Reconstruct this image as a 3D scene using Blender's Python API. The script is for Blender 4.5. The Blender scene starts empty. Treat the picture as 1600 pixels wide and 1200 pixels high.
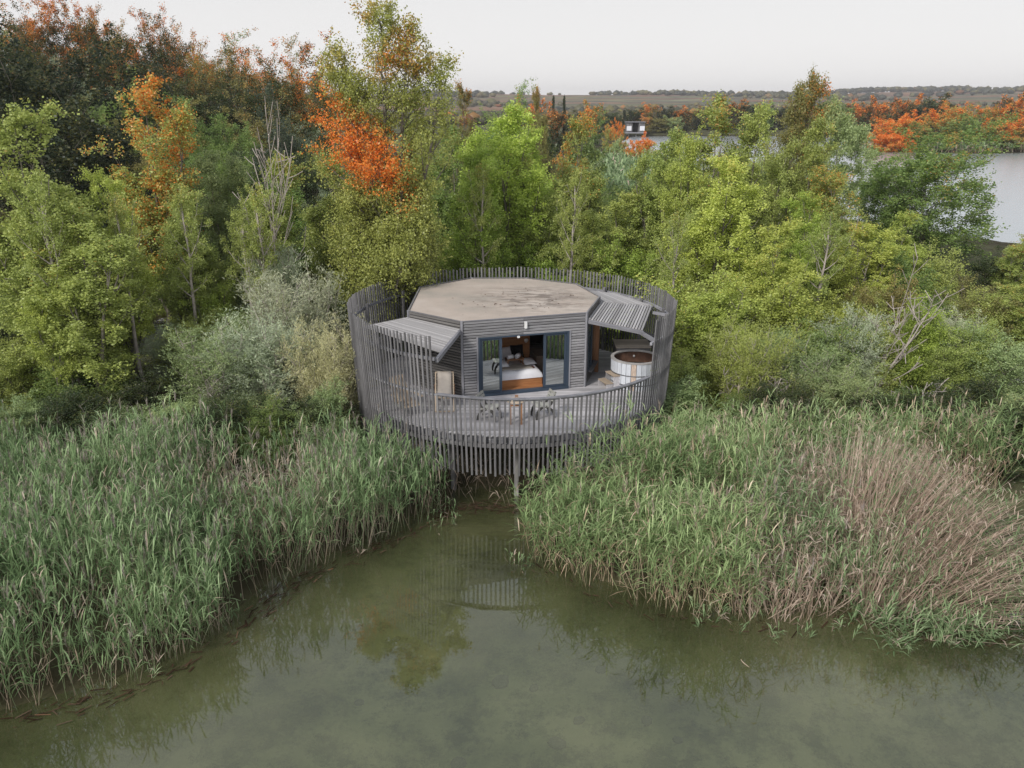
import bpy, math, random
import numpy as np
from mathutils import Vector, Matrix, Euler
sc = bpy.context.scene
C = sc.collection
rnd = random.Random(7)
RNG = np.random.default_rng(11)
R_ = math.radians
# ------------------------------------------------------------ camera, light
F = 1294.0; HC = 11.7; PITCH = math.atan(440 / F)
cp, sp = math.cos(PITCH), math.sin(PITCH)
cam = bpy.data.cameras.new('camera'); co = bpy.data.objects.new('camera', cam); C.objects.link(co)
co.location = (0, 0, HC); co.rotation_euler = (math.pi / 2 - PITCH, 0, 0)
cam.sensor_width = 36; cam.lens = F / 1600 * 36; cam.clip_end = 9000; cam.clip_start = .2
sc.camera = co
SUN_EL, SUN_AZ = R_(38), R_(218)        # sun azimuth measured from +Y clockwise: behind the camera to its left
W = bpy.data.worlds.new('World'); sc.world = W; W.use_nodes = True
nt = W.node_tree; nt.nodes.clear()
out = nt.nodes.new('ShaderNodeOutputWorld'); bg = nt.nodes.new('ShaderNodeBackground')
sky = nt.nodes.new('ShaderNodeTexSky'); sky.sky_type = 'NISHITA'; sky.sun_disc = False
sky.sun_elevation = SUN_EL; sky.sun_rotation = SUN_AZ; sky.air_density = 1.0; sky.dust_density = 3.0
hs = nt.nodes.new('ShaderNodeHueSaturation'); hs.inputs['Saturation'].default_value = .25; hs.inputs['Value'].default_value = 1.0
tc = nt.nodes.new('ShaderNodeTexCoord'); sx = nt.nodes.new('ShaderNodeSeparateXYZ')
cr = nt.nodes.new('ShaderNodeValToRGB')
cr.color_ramp.elements[0].position = 0.0; cr.color_ramp.elements[0].color = (6.0, 5.9, 5.85, 1)
cr.color_ramp.elements[1].position = 1.0; cr.color_ramp.elements[1].color = (2.9, 3.15, 3.6, 1)
e = cr.color_ramp.elements.new(.12); e.color = (4.85, 4.8, 4.8, 1)
e = cr.color_ramp.elements.new(.5); e.color = (3.5, 3.65, 3.9, 1)
mx = nt.nodes.new('ShaderNodeMix'); mx.data_type = 'RGBA'; mx.inputs[0].default_value = .85   # a bright even overcast over the clear sky
bg.inputs[1].default_value = .1
nt.links.new(tc.outputs['Generated'], sx.inputs[0]); nt.links.new(sx.outputs[2], cr.inputs[0])
nt.links.new(sky.outputs[0], hs.inputs['Color']); nt.links.new(hs.outputs[0], mx.inputs[6]); nt.links.new(cr.outputs[0], mx.inputs[7])
nt.links.new(mx.outputs[2], bg.inputs[0]); nt.links.new(bg.outputs[0], out.inputs[0])
sl = bpy.data.lights.new('sun', 'SUN'); so = bpy.data.objects.new('sun', sl); C.objects.link(so)
sl.energy = 1.5; sl.angle = R_(10); sl.color = (1, .95, .88)
so.rotation_euler = (math.pi / 2 - SUN_EL, 0, -SUN_AZ + math.pi)
sc.view_settings.view_transform = 'Standard'; sc.view_settings.look = 'None'
sc.view_settings.exposure = .84; sc.view_settings.gamma = 1; sc.view_settings.use_curve_mapping = False
sc.render.engine = 'CYCLES'
sc.cycles.max_bounces = 6; sc.cycles.diffuse_bounces = 3; sc.cycles.glossy_bounces = 3
sc.cycles.transparent_max_bounces = 8; sc.cycles.transmission_bounces = 4; sc.cycles.volume_bounces = 0
sc.cycles.caustics_reflective = False; sc.cycles.caustics_refractive = False

def ray(x, y):
    u = (x - 800) / F; v = (y - 600) / F
    return (u, cp - v * sp, -sp - v * cp)
def at_z(x, y, z):
    r = ray(x, y); t = (z - HC) / r[2]; return (r[0] * t, r[1] * t)
def at_y(x, y, Y):
    r = ray(x, y); t = Y / r[1]; return (r[0] * t, HC + r[2] * t)

# ------------------------------------------------------------ materials
MATS = {}
def nodes(name):
    m = bpy.data.materials.new(name); m.use_nodes = True
    n = m.node_tree; n.nodes.clear()
    o = n.nodes.new('ShaderNodeOutputMaterial'); MATS[name] = m
    return m, n, o
def N(n, t, **kw):
    x = n.nodes.new(t)
    for k, v in kw.items():
        if k.startswith('i_'):
            kk = k[2:]; kk = int(kk) if kk.isdigit() else kk
            x.inputs[kk].default_value = v
        else: setattr(x, k, v)
    return x
def ramp(n, fac, stops):
    r = n.nodes.new('ShaderNodeValToRGB'); el = r.color_ramp.elements
    el[0].position, el[0].color = stops[0][0], (*stops[0][1], 1)
    el[1].position, el[1].color = stops[-1][0], (*stops[-1][1], 1)
    for p, c in stops[1:-1]:
        q = el.new(p); q.color = (*c, 1)
    n.links.new(fac, r.inputs[0]); return r.outputs[0]
def mixc(n, f, a, b, mode='MIX'):
    m = n.nodes.new('ShaderNodeMix'); m.data_type = 'RGBA'; m.blend_type = mode
    for s, v in ((0, f), (6, a), (7, b)):
        if hasattr(v, 'links'): n.links.new(v, m.inputs[s])
        elif isinstance(v, (int, float)): m.inputs[s].default_value = v
        else: m.inputs[s].default_value = (*v, 1)
    return m.outputs[2]
def math_(n, op, a, b=0.0, clamp=False):
    m = n.nodes.new('ShaderNodeMath'); m.operation = op; m.use_clamp = clamp
    for s, v in ((0, a), (1, b)):
        if hasattr(v, 'links'): n.links.new(v, m.inputs[s])
        else: m.inputs[s].default_value = v
    return m.outputs[0]
def noise(n, vec, scale, detail=4, rough=.6):
    t = N(n, 'ShaderNodeTexNoise'); t.inputs['Scale'].default_value = scale
    t.inputs['Detail'].default_value = detail; t.inputs['Roughness'].default_value = rough
    if vec is not None: n.links.new(vec, t.inputs['Vector'])
    return t.outputs[0]
def mapping(n, vec, scale, locr=None):
    m = N(n, 'ShaderNodeMapping'); m.inputs['Scale'].default_value = scale; n.links.new(vec, m.inputs['Vector'])
    if locr is not None: n.links.new(locr, m.inputs['Location'])
    return m.outputs[0]

def mat_plain(name, col, rough=.6, metal=0, var=.12, scale=6, spec=.3):
    m, n, o = nodes(name)
    p = N(n, 'ShaderNodeBsdfPrincipled'); p.inputs['Roughness'].default_value = rough; p.inputs['Metallic'].default_value = metal
    p.inputs['Specular IOR Level'].default_value = spec
    t = N(n, 'ShaderNodeTexCoord'); ns = noise(n, t.outputs['Object'], scale)
    lo = tuple(c * (1 - var) for c in col); hi = tuple(min(1, c * (1 + var)) for c in col)
    n.links.new(ramp(n, ns, [(.3, lo), (.7, hi)]), p.inputs['Base Color'])
    n.links.new(p.outputs[0], o.inputs[0]); return m

def mat_wood(name, dark, light, axis=2, rough=.8, spots=True, pos=False, spread=1.0):
    """weathered timber: streaks along the piece, every piece its own tone"""
    m, n, o = nodes(name)
    p = N(n, 'ShaderNodeBsdfPrincipled'); p.inputs['Roughness'].default_value = rough; p.inputs['Specular IOR Level'].default_value = .25
    t = N(n, 'ShaderNodeTexCoord'); oi = N(n, 'ShaderNodeObjectInfo')
    cmb = N(n, 'ShaderNodeCombineXYZ'); rr = math_(n, 'MULTIPLY', oi.outputs['Random'], 57.0)
    for k in range(3): n.links.new(rr, cmb.inputs[k])
    sc3 = [3.5, 3.5, 3.5]; sc3[axis] = 2.2
    v = mapping(n, t.outputs['Object'], sc3, cmb.outputs[0])
    a = noise(n, v, 1.6, 6, .7)
    base = ramp(n, a, [(.28, dark), (.52, tuple((x + y) / 2 for x, y in zip(dark, light))), (.75, light)])
    tone = math_(n, 'ADD', math_(n, 'MULTIPLY', oi.outputs['Random'], .55 * spread), 1 - .27 * spread)
    tc3 = N(n, 'ShaderNodeCombineXYZ')
    for k in range(3): n.links.new(tone, tc3.inputs[k])
    col = mixc(n, 1.0, base, tc3.outputs[0], 'MULTIPLY')
    g = N(n, 'ShaderNodeNewGeometry')
    if spots:   # pale lichen and droppings
        b = noise(n, g.outputs['Position'], 5.5, 3, .5)
        f = ramp(n, b, [(.70, (0, 0, 0)), (.74, (1, 1, 1))])
        col = mixc(n, math_(n, 'MULTIPLY', f, .45), col, (.55, .55, .56))
        b2 = noise(n, g.outputs['Position'], .9, 3, .6)
        col = mixc(n, ramp(n, b2, [(.45, (0, 0, 0)), (.75, (.5, .5, .5))]), col, tuple(c * .55 for c in dark))
    n.links.new(col, p.inputs['Base Color'])
    bp = N(n, 'ShaderNodeBump'); bp.inputs['Strength'].default_value = .3; bp.inputs['Distance'].default_value = .01
    n.links.new(a, bp.inputs['Height']); n.links.new(bp.outputs[0], p.inputs['Normal'])
    n.links.new(p.outputs[0], o.inputs[0]); return m

M_slat = mat_wood('weathered_slat_wood', (.10, .098, .104), (.29, .282, .29))
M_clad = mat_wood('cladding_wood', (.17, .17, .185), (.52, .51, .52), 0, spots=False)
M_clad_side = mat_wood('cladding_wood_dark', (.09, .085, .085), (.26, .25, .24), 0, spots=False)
M_deck = mat_wood('deck_board_wood', (.34, .33, .345), (.60, .585, .60), 0)
M_beam = mat_wood('grey_beam_wood', (.16, .16, .18), (.36, .36, .39), 0)
M_canopy = mat_wood('canopy_slat_wood', (.28, .27, .28), (.50, .49, .49), 0, spots=False)
M_dark = mat_plain('dark_backing', (.025, .025, .028))
M_frame = mat_plain('blue_grey_door_frame', (.045, .065, .095), .45)
M_redwood = mat_wood('orange_interior_wood', (.30, .13, .05), (.52, .26, .12), 0, .5, spots=False, spread=.5)
M_teak = mat_wood('teak_wood', (.25, .12, .06), (.42, .23, .13), 0, .6, spots=False, spread=.3)
M_chair = mat_wood('chair_grey_wood', (.22, .22, .20), (.42, .42, .39), 0, spots=False)
M_chairdark = mat_plain('dark_chair_leg', (.06, .058, .055))
M_tub = mat_wood('whitewashed_stave', (.46, .49, .54), (.70, .73, .78), 2, .6, spots=False, spread=.3)
M_tubrim = mat_wood('tub_rim_wood', (.28, .27, .27), (.5, .48, .46), 0, spots=False)
M_tubin = mat_wood('tub_inside_wood', (.06, .035, .025), (.17, .09, .06), 2, spots=False)
M_rust = mat_plain('rusty_stave', (.55, .44, .36), .7, var=.35)
M_hoop = mat_plain('steel_hoop', (.14, .14, .15), .5, .5)
M_pale = mat_wood('pale_step_wood', (.38, .30, .22), (.56, .46, .36), 0, spots=False)
M_boxlid = mat_wood('box_lid_wood', (.2, .17, .14), (.36, .32, .28), 0)
M_canvas = mat_plain('beige_canvas', (.52, .47, .42), .9, var=.06)
M_white = mat_plain('white_linen', (.80, .81, .86), .9, var=.04)
M_blanket = mat_plain('taupe_blanket', (.36, .33, .29), .95)
M_black = mat_plain('black_cushion_cloth', (.012, .012, .014), .9)
M_brown = mat_plain('brown_cushion_cloth', (.14, .06, .055), .9)
M_lampw = mat_plain('white_lamp_plastic', (.8, .8, .8), .4, var=.02)
M_darkmetal = mat_plain('dark_metal', (.05, .05, .055), .4, .6)
M_stone = mat_plain('pond_stone_surface', (.20, .20, .14), .9, var=.3)
M_bark = mat_plain('grey_bark', (.20, .18, .15), .95, var=.35, scale=3)
M_barkb = mat_plain('brown_bark', (.16, .11, .08), .95, var=.35, scale=3)
M_deadbark = mat_plain('bleached_dead_wood', (.42, .37, .34), .95, var=.25, scale=3)
M_gravel = mat_plain('pale_gravel', (.52, .51, .52), .95, var=.25, scale=9)

def mat_glass():
    m, n, o = nodes('reflective_pane')
    g = N(n, 'ShaderNodeBsdfGlossy'); g.inputs['Roughness'].default_value = .01; g.inputs['Color'].default_value = (.82, .88, .86, 1)
    t = N(n, 'ShaderNodeBsdfTransparent'); t.inputs['Color'].default_value = (.45, .48, .5, 1)
    mx = N(n, 'ShaderNodeMixShader'); mx.inputs[0].default_value = .62
    n.links.new(t.outputs[0], mx.inputs[1]); n.links.new(g.outputs[0], mx.inputs[2]); n.links.new(mx.outputs[0], o.inputs[0]); return m
M_glass = mat_glass()

def mat_roof():
    m, n, o = nodes('dusty_pink_roof_membrane')
    p = N(n, 'ShaderNodeBsdfPrincipled'); p.inputs['Roughness'].default_value = .95; p.inputs['Specular IOR Level'].default_value = .1
    g = N(n, 'ShaderNodeNewGeometry')
    a = noise(n, g.outputs['Position'], .45, 5, .6)
    col = ramp(n, a, [(.30, (.37, .335, .295)), (.5, (.455, .39, .34)), (.68, (.52, .46, .41))])
    w = mapping(n, g.outputs['Position'], (.8, 1.6, 1))
    b = noise(n, w, 1.7, 8, .72)
    # a blotchy stained middle
    dv = N(n, 'ShaderNodeVectorMath', operation='DISTANCE'); n.links.new(g.outputs['Position'], dv.inputs[0]); dv.inputs[1].default_value = (0.9, 29.6, 4.92)
    cen = ramp(n, math_(n, 'MULTIPLY', dv.outputs['Value'], .33), [(.3, (1, 1, 1)), (.95, (0, 0, 0))])
    st = ramp(n, b, [(.42, (1, 1, 1)), (.56, (0, 0, 0))])
    f = math_(n, 'MULTIPLY', cen, st)
    col = mixc(n, math_(n, 'MULTIPLY', f, .9), col, (.20, .17, .15))
    pale = ramp(n, noise(n, w, 2.4, 6, .7), [(.55, (0, 0, 0)), (.65, (1, 1, 1))])
    col = mixc(n, math_(n, 'MULTIPLY', math_(n, 'MULTIPLY', pale, cen), .7), col, (.54, .50, .46))
    d2 = ramp(n, noise(n, g.outputs['Position'], 7, 3, .6), [(.68, (0, 0, 0)), (.72, (1, 1, 1))])
    col = mixc(n, math_(n, 'MULTIPLY', d2, .5), col, (.12, .09, .08))
    n.links.new(col, p.inputs['Base Color']); n.links.new(p.outputs[0], o.inputs[0]); return m
M_roof = mat_roof()

def mat_leaf(name, trans=.34, hue=.32, gloss=.05):
    m, n, o = nodes(name)
    oi = N(n, 'ShaderNodeObjectInfo'); at = N(n, 'ShaderNodeAttribute', attribute_name='rnd'); au = N(n, 'ShaderNodeAttribute', attribute_name='aut')  # aut: painted low sun per leaf
    base = oi.outputs['Color']
    yel = mixc(n, math_(n, 'MULTIPLY', math_(n, 'POWER', at.outputs['Fac'], 3.0), hue), base, (.45, .36, .06))
    val = math_(n, 'ADD', math_(n, 'MULTIPLY', at.outputs['Fac'], .55), .72)
    v3 = N(n, 'ShaderNodeCombineXYZ')
    for k in range(3): n.links.new(val, v3.inputs[k])
    col = mixc(n, 1.0, yel, v3.outputs[0], 'MULTIPLY')
    # low orange sun painted into the leaf colour; object alpha sets how far
    th = math_(n, 'SUBTRACT', math_(n, 'ADD', au.outputs['Fac'], math_(n, 'MULTIPLY', oi.outputs['Alpha'], .6)), 1.0)
    f = math_(n, 'MULTIPLY', th, 3.4, True)
    orange = ramp(n, at.outputs['Fac'], [(0, (.55, .12, .025)), (.4, (.95, .27, .045)), (.75, (.98, .40, .07)), (1, (.95, .62, .32))])
    col = mixc(n, f, col, orange)
    d = N(n, 'ShaderNodeBsdfDiffuse'); t = N(n, 'ShaderNodeBsdfTranslucent'); g = N(n, 'ShaderNodeBsdfGlossy'); g.inputs['Roughness'].default_value = .45
    g.inputs['Color'].default_value = (.5, .5, .5, 1)
    n.links.new(col, d.inputs[0]); n.links.new(col, t.inputs[0])
    m1 = N(n, 'ShaderNodeMixShader'); m1.inputs[0].default_value = trans
    n.links.new(d.outputs[0], m1.inputs[1]); n.links.new(t.outputs[0], m1.inputs[2])
    m2 = N(n, 'ShaderNodeMixShader'); m2.inputs[0].default_value = gloss
    n.links.new(m1.outputs[0], m2.inputs[1]); n.links.new(g.outputs[0], m2.inputs[2])
    n.links.new(m2.outputs[0], o.inputs[0]); return m
M_leaf = mat_leaf('tree_leaf')
M_leafs = mat_leaf('shrub_leaf', .35, .3, .05)

def mat_reed():
    m, n, o = nodes('reed_blade')
    at = N(n, 'ShaderNodeAttribute', attribute_name='rnd'); tn = N(n, 'ShaderNodeAttribute', attribute_name='tone')
    g = ramp(n, at.outputs['Fac'], [(0, (.08, .13, .06)), (.3, (.18, .27, .13)), (.65, (.33, .44, .23)), (.9, (.54, .64, .39)), (1, (.66, .62, .34))])
    dcol = ramp(n, at.outputs['Fac'], [(0, (.22, .15, .11)), (.4, (.52, .40, .32)), (.8, (.76, .64, .54)), (1, (.85, .77, .66))])
    pcol = ramp(n, at.outputs['Fac'], [(0, (.30, .24, .23)), (1, (.60, .53, .48))])
    col = mixc(n, math_(n, 'MULTIPLY', tn.outputs['Fac'], 2.0, True), g, dcol)
    col = mixc(n, math_(n, 'SUBTRACT', math_(n, 'MULTIPLY', tn.outputs['Fac'], 2.0), 1.0, True), col, pcol)
    oi = N(n, 'ShaderNodeObjectInfo'); col = mixc(n, 1.0, col, oi.outputs['Color'], 'MULTIPLY')
    d = N(n, 'ShaderNodeBsdfDiffuse'); t = N(n, 'ShaderNodeBsdfTranslucent')
    n.links.new(col, d.inputs[0]); n.links.new(col, t.inputs[0])
    m1 = N(n, 'ShaderNodeMixShader'); m1.inputs[0].default_value = .3
    n.links.new(d.outputs[0], m1.inputs[1]); n.links.new(t.outputs[0], m1.inputs[2]); n.links.new(m1.outputs[0], o.inputs[0]); return m
M_reed = mat_reed()

def mat_ground():
    m, n, o = nodes('earth_and_pond_bed')
    p = N(n, 'ShaderNodeBsdfPrincipled'); p.inputs['Roughness'].default_value = .95; p.inputs['Specular IOR Level'].default_value = .1
    g = N(n, 'ShaderNodeNewGeometry'); s = N(n, 'ShaderNodeSeparateXYZ'); n.links.new(g.outputs['Position'], s.inputs[0])
    P = g.outputs['Position']
    land = ramp(n, noise(n, P, .35, 6, .65), [(.3, (.045, .04, .028)), (.5, (.085, .085, .045)), (.7, (.12, .13, .06))])
    bed = ramp(n, noise(n, P, .33, 6, .62), [(.28, (.10, .12, .05)), (.42, (.42, .46, .20)), (.54, (.68, .69, .34)), (.70, (.85, .83, .48))])
    algae = ramp(n, noise(n, P, 1.5, 8, .75), [(.40, (1, 1, 1)), (.54, (0, 0, 0))])
    bed = mixc(n, math_(n, 'MULTIPLY', algae, .85), bed, (.07, .085, .035))
    deep = ramp(n, math_(n, 'MULTIPLY', s.outputs[2], -.5), [(.25, (0, 0, 0)), (.75, (1, 1, 1))])
    bed = mixc(n, deep, bed, (.045, .055, .032))  # dimming of light through deeper water, painted into the bed
    f = ramp(n, math_(n, 'ADD', math_(n, 'MULTIPLY', s.outputs[2], 3.0), .6), [(.0, (0, 0, 0)), (1, (1, 1, 1))])
    mud_shade = ramp(n, math_(n, 'ADD', math_(n, 'MULTIPLY', s.outputs[2], .9), .52), [(0, (0, 0, 0)), (.32, (1, 1, 1)), (.75, (1, 1, 1)), (1, (0, 0, 0))])
    col = mixc(n, f, bed, land)
    col = mixc(n, math_(n, 'MULTIPLY', mud_shade, .85), col, (.04, .034, .02))  # shore mud with the shade of reeds and deck painted in
    n.links.new(col, p.inputs['Base Color'])
    bp = N(n, 'ShaderNodeBump'); bp.inputs['Strength'].default_value = .5; bp.inputs['Distance'].default_value = .08
    n.links.new(noise(n, P, 3.0, 6, .7), bp.inputs['Height']); n.links.new(bp.outputs[0], p.inputs['Normal'])
    n.links.new(p.outputs[0], o.inputs[0]); return m
M_ground = mat_ground()

def mat_water(name, tint, ior, ripple, bump, depthcol=None):
    m, n, o = nodes(name)
    g = N(n, 'ShaderNodeNewGeometry')
    fr = N(n, 'ShaderNodeFresnel'); fr.inputs['IOR'].default_value = ior
    gl = N(n, 'ShaderNodeBsdfGlossy'); gl.inputs['Roughness'].default_value = .0 if depthcol is None else .22; gl.inputs['Color'].default_value = (.95, .97, 1, 1)
    if depthcol is None:
        t = N(n, 'ShaderNodeBsdfTransparent'); t.inputs['Color'].default_value = (*tint, 1)
        # suspended silt: the water body scatters a little light of its own
        d = N(n, 'ShaderNodeBsdfDiffuse'); silt = ramp(n, noise(n, g.outputs['Position'], .22, 5, .6), [(.3, (.11, .13, .055)), (.5, (.28, .30, .13)), (.7, (.45, .45, .22))]); n.links.new(silt, d.inputs['Color'])
        ms = N(n, 'ShaderNodeMixShader'); ms.inputs[0].default_value = .22
        n.links.new(t.outputs[0], ms.inputs[1]); n.links.new(d.outputs[0], ms.inputs[2]); body = ms.outputs[0]
    else:
        d = N(n, 'ShaderNodeBsdfDiffuse'); d.inputs['Color'].default_value = (*depthcol, 1); body = d.outputs[0]
    v = mapping(n, g.outputs['Position'], (ripple * .55, ripple, 1))
    ns = noise(n, v, 1.0, 3, .55)
    bp = N(n, 'ShaderNodeBump'); bp.inputs['Strength'].default_value = bump; bp.inputs['Distance'].default_value = .05
    n.links.new(ns, bp.inputs['Height'])
    n.links.new(bp.outputs[0], gl.inputs['Normal']); n.links.new(bp.outputs[0], fr.inputs['Normal'])
    mx = N(n, 'ShaderNodeMixShader'); n.links.new(fr.outputs[0], mx.inputs[0]); n.links.new(body, mx.inputs[1]); n.links.new(gl.outputs[0], mx.inputs[2])
    n.links.new(mx.outputs[0], o.inputs[0]); return m
M_water = mat_water('pond_water', (.93, .96, .86), 1.84, 2.2, .02)
M_lake = mat_water('lake_water', (0, 0, 0), 2.6, .8, .45, (.34, .38, .39))

# ------------------------------------------------------------ helpers
BOXV_ = [(x, y, z) for x in (-1, 1) for y in (-1, 1) for z in (-.5, .5)]
BOXF_ = [(0, 1, 3, 2), (4, 6, 7, 5), (0, 4, 5, 1), (2, 3, 7, 6), (0, 2, 6, 4), (1, 5, 7, 3)]
def link(o, parent=None):
    C.objects.link(o)
    if parent is not None: o.parent = parent
    return o
def tag(o, label=None, cat=None, group=None, kind=None):
    if label: o['label'] = label
    if cat: o['category'] = cat
    if group: o['group'] = group
    if kind: o['kind'] = kind
    return o
def thing(name, label, cat, loc=(0, 0, 0), rz=0, group=None):
    o = bpy.data.objects.new(name, None); o.empty_display_size = .2; C.objects.link(o)
    o.location = loc; o.rotation_euler = (0, 0, rz); return tag(o, label, cat, group)
def mesh(name, V, quads=None, tris=None, mat=None, fattr=None, smooth=False):
    """numpy mesh; fattr = {name: array over quads then tris}"""
    V = np.asarray(V, np.float32); me = bpy.data.meshes.new(name)
    q = np.zeros((0, 4), np.int32) if quads is None or len(quads) == 0 else np.asarray(quads, np.int32)
    t = np.zeros((0, 3), np.int32) if tris is None or len(tris) == 0 else np.asarray(tris, np.int32)
    me.vertices.add(len(V)); me.vertices.foreach_set('co', V.ravel())
    nl = q.size + t.size; me.loops.add(nl); me.loops.foreach_set('vertex_index', np.concatenate([q.ravel(), t.ravel()]))
    nf = len(q) + len(t); me.polygons.add(nf)
    starts = np.concatenate([np.arange(len(q)) * 4, q.size + np.arange(len(t)) * 3]).astype(np.int32)
    me.polygons.foreach_set('loop_start', starts)
    if smooth: me.polygons.foreach_set('use_smooth', np.ones(nf, bool))
    me.update(calc_edges=True)
    if fattr:
        for k, a in fattr.items():
            at = me.attributes.new(k, 'FLOAT', 'FACE'); at.data.foreach_set('value', np.asarray(a, np.float32))
    if mat is not None: me.materials.append(mat)
    return me
def pymesh(name, V, Fc, mat, smooth=False):
    me = bpy.data.meshes.new(name); me.from_pydata([tuple(v) for v in V], [], Fc); me.update()
    if smooth: me.polygons.foreach_set('use_smooth', [True] * len(me.polygons))
    me.materials.append(mat); return me
BOXV = [(x, y, z) for x in (-.5, .5) for y in (-.5, .5) for z in (-.5, .5)]
BOXF = [(0, 1, 3, 2), (4, 6, 7, 5), (0, 4, 5, 1), (2, 3, 7, 6), (0, 2, 6, 4), (1, 5, 7, 3)]
_bx = {}
def box(name, size, loc, mat, parent=None, rot=(0, 0, 0)):
    """one piece of timber etc.: pieces of a material share one mesh, sized by their scale"""
    if mat.name not in _bx: _bx[mat.name] = pymesh('box_' + mat.name, BOXV, BOXF, mat)
    o = bpy.data.objects.new(name, _bx[mat.name]); o.scale = size; o.rotation_euler = rot; o.location = loc
    if parent is not None and parent.get('world_children'):
        o.location = Vector(loc) - parent.location
    return link(o, parent)
def world_thing(*a, **k):
    t = thing(*a, **k); t['world_children'] = 1; return t
def bar(name, a, b, w, h, mat, parent=None, roll=0):
    """box between two points; long axis is local x"""
    a, b = Vector(a), Vector(b); d = b - a
    q = d.to_track_quat('X', 'Z'); o = box(name, (d.length, w, h), (a + b) / 2, mat, parent)
    o.rotation_euler = (q @ Euler((roll, 0, 0)).to_quaternion()).to_euler(); return o
def add(name, me, parent=None, loc=(0, 0, 0), rot=(0, 0, 0), scale=(1, 1, 1)):
    o = bpy.data.objects.new(name, me); o.location = loc; o.rotation_euler = rot; o.scale = scale
    if parent is not None and parent.get('world_children'): o.location = Vector(loc) - parent.location
    return link(o, parent)
def lathe(prof, n=32, mat=None, name='lathe', smooth=True):
    V, Fc = [], []
    for r, z in prof:
        for k in range(n): V.append((r * math.cos(2 * math.pi * k / n), r * math.sin(2 * math.pi * k / n), z))
    for i in range(len(prof) - 1):
        for k in range(n):
            k2 = (k + 1) % n; Fc.append((i * n + k, i * n + k2, (i + 1) * n + k2, (i + 1) * n + k))
    return pymesh(name, V, Fc, mat, smooth)
def tubes(lines, sides=5):
    """lines: list of (pts Nx3, radii N) -> V, quads"""
    Vs, Q, off = [], [], 0
    ang = np.arange(sides) * 2 * np.pi / sides
    for P, r in lines:
        P = np.asarray(P, float); n = len(P); T = np.gradient(P, axis=0); T /= np.linalg.norm(T, axis=1)[:, None] + 1e-9
        ref = np.where(np.abs(T[:, 2:3]) > .9, np.array([[1., 0, 0]]), np.array([[0, 0, 1.]]))
        A = np.cross(T, ref); A /= np.linalg.norm(A, axis=1)[:, None] + 1e-9; B = np.cross(T, A)
        ring = P[:, None] + np.asarray(r)[:, None, None] * (A[:, None] * np.cos(ang)[None, :, None] + B[:, None] * np.sin(ang)[None, :, None])
        Vs.append(ring.reshape(-1, 3))
        for i in range(n - 1):
            a = off + i * sides; k = np.arange(sides); k2 = (k + 1) % sides
            Q.append(np.stack([a + k, a + k2, a + sides + k2, a + sides + k], 1))
        off += n * sides
    return np.concatenate(Vs), np.concatenate(Q)
def fbm(x, y, seed=0, oct=4, s=1.0):
    r = np.random.default_rng(seed); v = 0; a = 1.
    for k in range(oct):
        for j in range(3):
            th = r.uniform(0, 6.28); ph = r.uniform(0, 6.28); f = s * 2 ** k * r.uniform(.7, 1.3)
            v = v + a * np.sin((x * math.cos(th) + y * math.sin(th)) * f + ph) / 3
        a *= .5
    return v

# ------------------------------------------------------------ terrain
POND = np.array([(-60, 6), (-30, 9.4), (-20, 11.2), (-10.6, 13.7), (-8.5, 14.8), (-6.8, 17.2), (-6.2, 18.8), (-3.9, 21.0), (-2.5, 22.9), (-1.6, 24.2), (.9, 24.2),
                 (1.0, 22.0), (1.2, 19.8), (2.4, 18.6), (4, 18.0), (6, 17.6), (9, 17.8), (12, 17.2), (18, 17.4), (30, 15), (60, 8), (60, -60), (-60, -60)], float)
LAKE = np.array([(24, 178), (33, 140), (34, 92), (45, 72), (70, 66), (130, 70), (260, 120), (330, 175), (150, 212), (108, 206), (98, 214), (130, 300), (90, 318), (44, 312), (30, 250)], float)
def sdf(poly, x, y):
    """positive inside"""
    x = np.asarray(x, float); y = np.asarray(y, float); d = np.full(x.shape, 1e9); ins = np.zeros(x.shape, bool)
    n = len(poly)
    for i in range(n):
        ax, ay = poly[i]; bx, by = poly[(i + 1) % n]
        ex, ey = bx - ax, by - ay; t = np.clip(((x - ax) * ex + (y - ay) * ey) / (ex * ex + ey * ey), 0, 1)
        d = np.minimum(d, np.hypot(x - ax - t * ex, y - ay - t * ey))
        c = ((ay > y) != (by > y)) & (x < (bx - ax) * (y - ay) / (by - ay + 1e-12) + ax); ins ^= c
    return np.where(ins, d, -d)
def H(x, y):
    x = np.asarray(x, float); y = np.asarray(y, float)
    sp_ = sdf(POND, x, y); sl_ = sdf(LAKE, x, y)
    land = .55 + .12 * fbm(x, y, 3, 3, .35)
    # wooded slope to the left
    u = x + 52 + .15 * (y - 70); g = np.exp(-(np.clip(u, 0, None) / 26) ** 2) * (1 / (1 + np.exp(-(y - 50) / 7.5))) * np.exp(-np.clip(y - 110, 0, None) ** 2 / 60 ** 2)
    land = land + 8.6 * g
    land = land + 2.0 * (1 / (1 + np.exp(-(y - 330) / 12.)))
    dp = np.clip(sp_, 0, None); depth = np.minimum(.80, .09 * dp + .14) * (1 + .9 * np.clip(np.tanh((x - 5.5) / 3.5), 0, 1) + .3 * np.tanh((-x - 6) / 3) * (x < -4)) + .05 * fbm(x, y, 9, 4, 1.1)
    h = land * np.clip(-sp_ / 1.3, 0, 1) * np.clip(-sl_ / 8, 0, 1) + .0
    h = np.where(sp_ > 0, -depth * np.clip(sp_ / .5, 0, 1), h)
    h = np.where(sl_ > 0, -1.5 * np.clip(sl_ / 4, 0, 1), h)
    return h
def h1(x, y): return float(H(np.array([x]), np.array([y]))[0])

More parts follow.
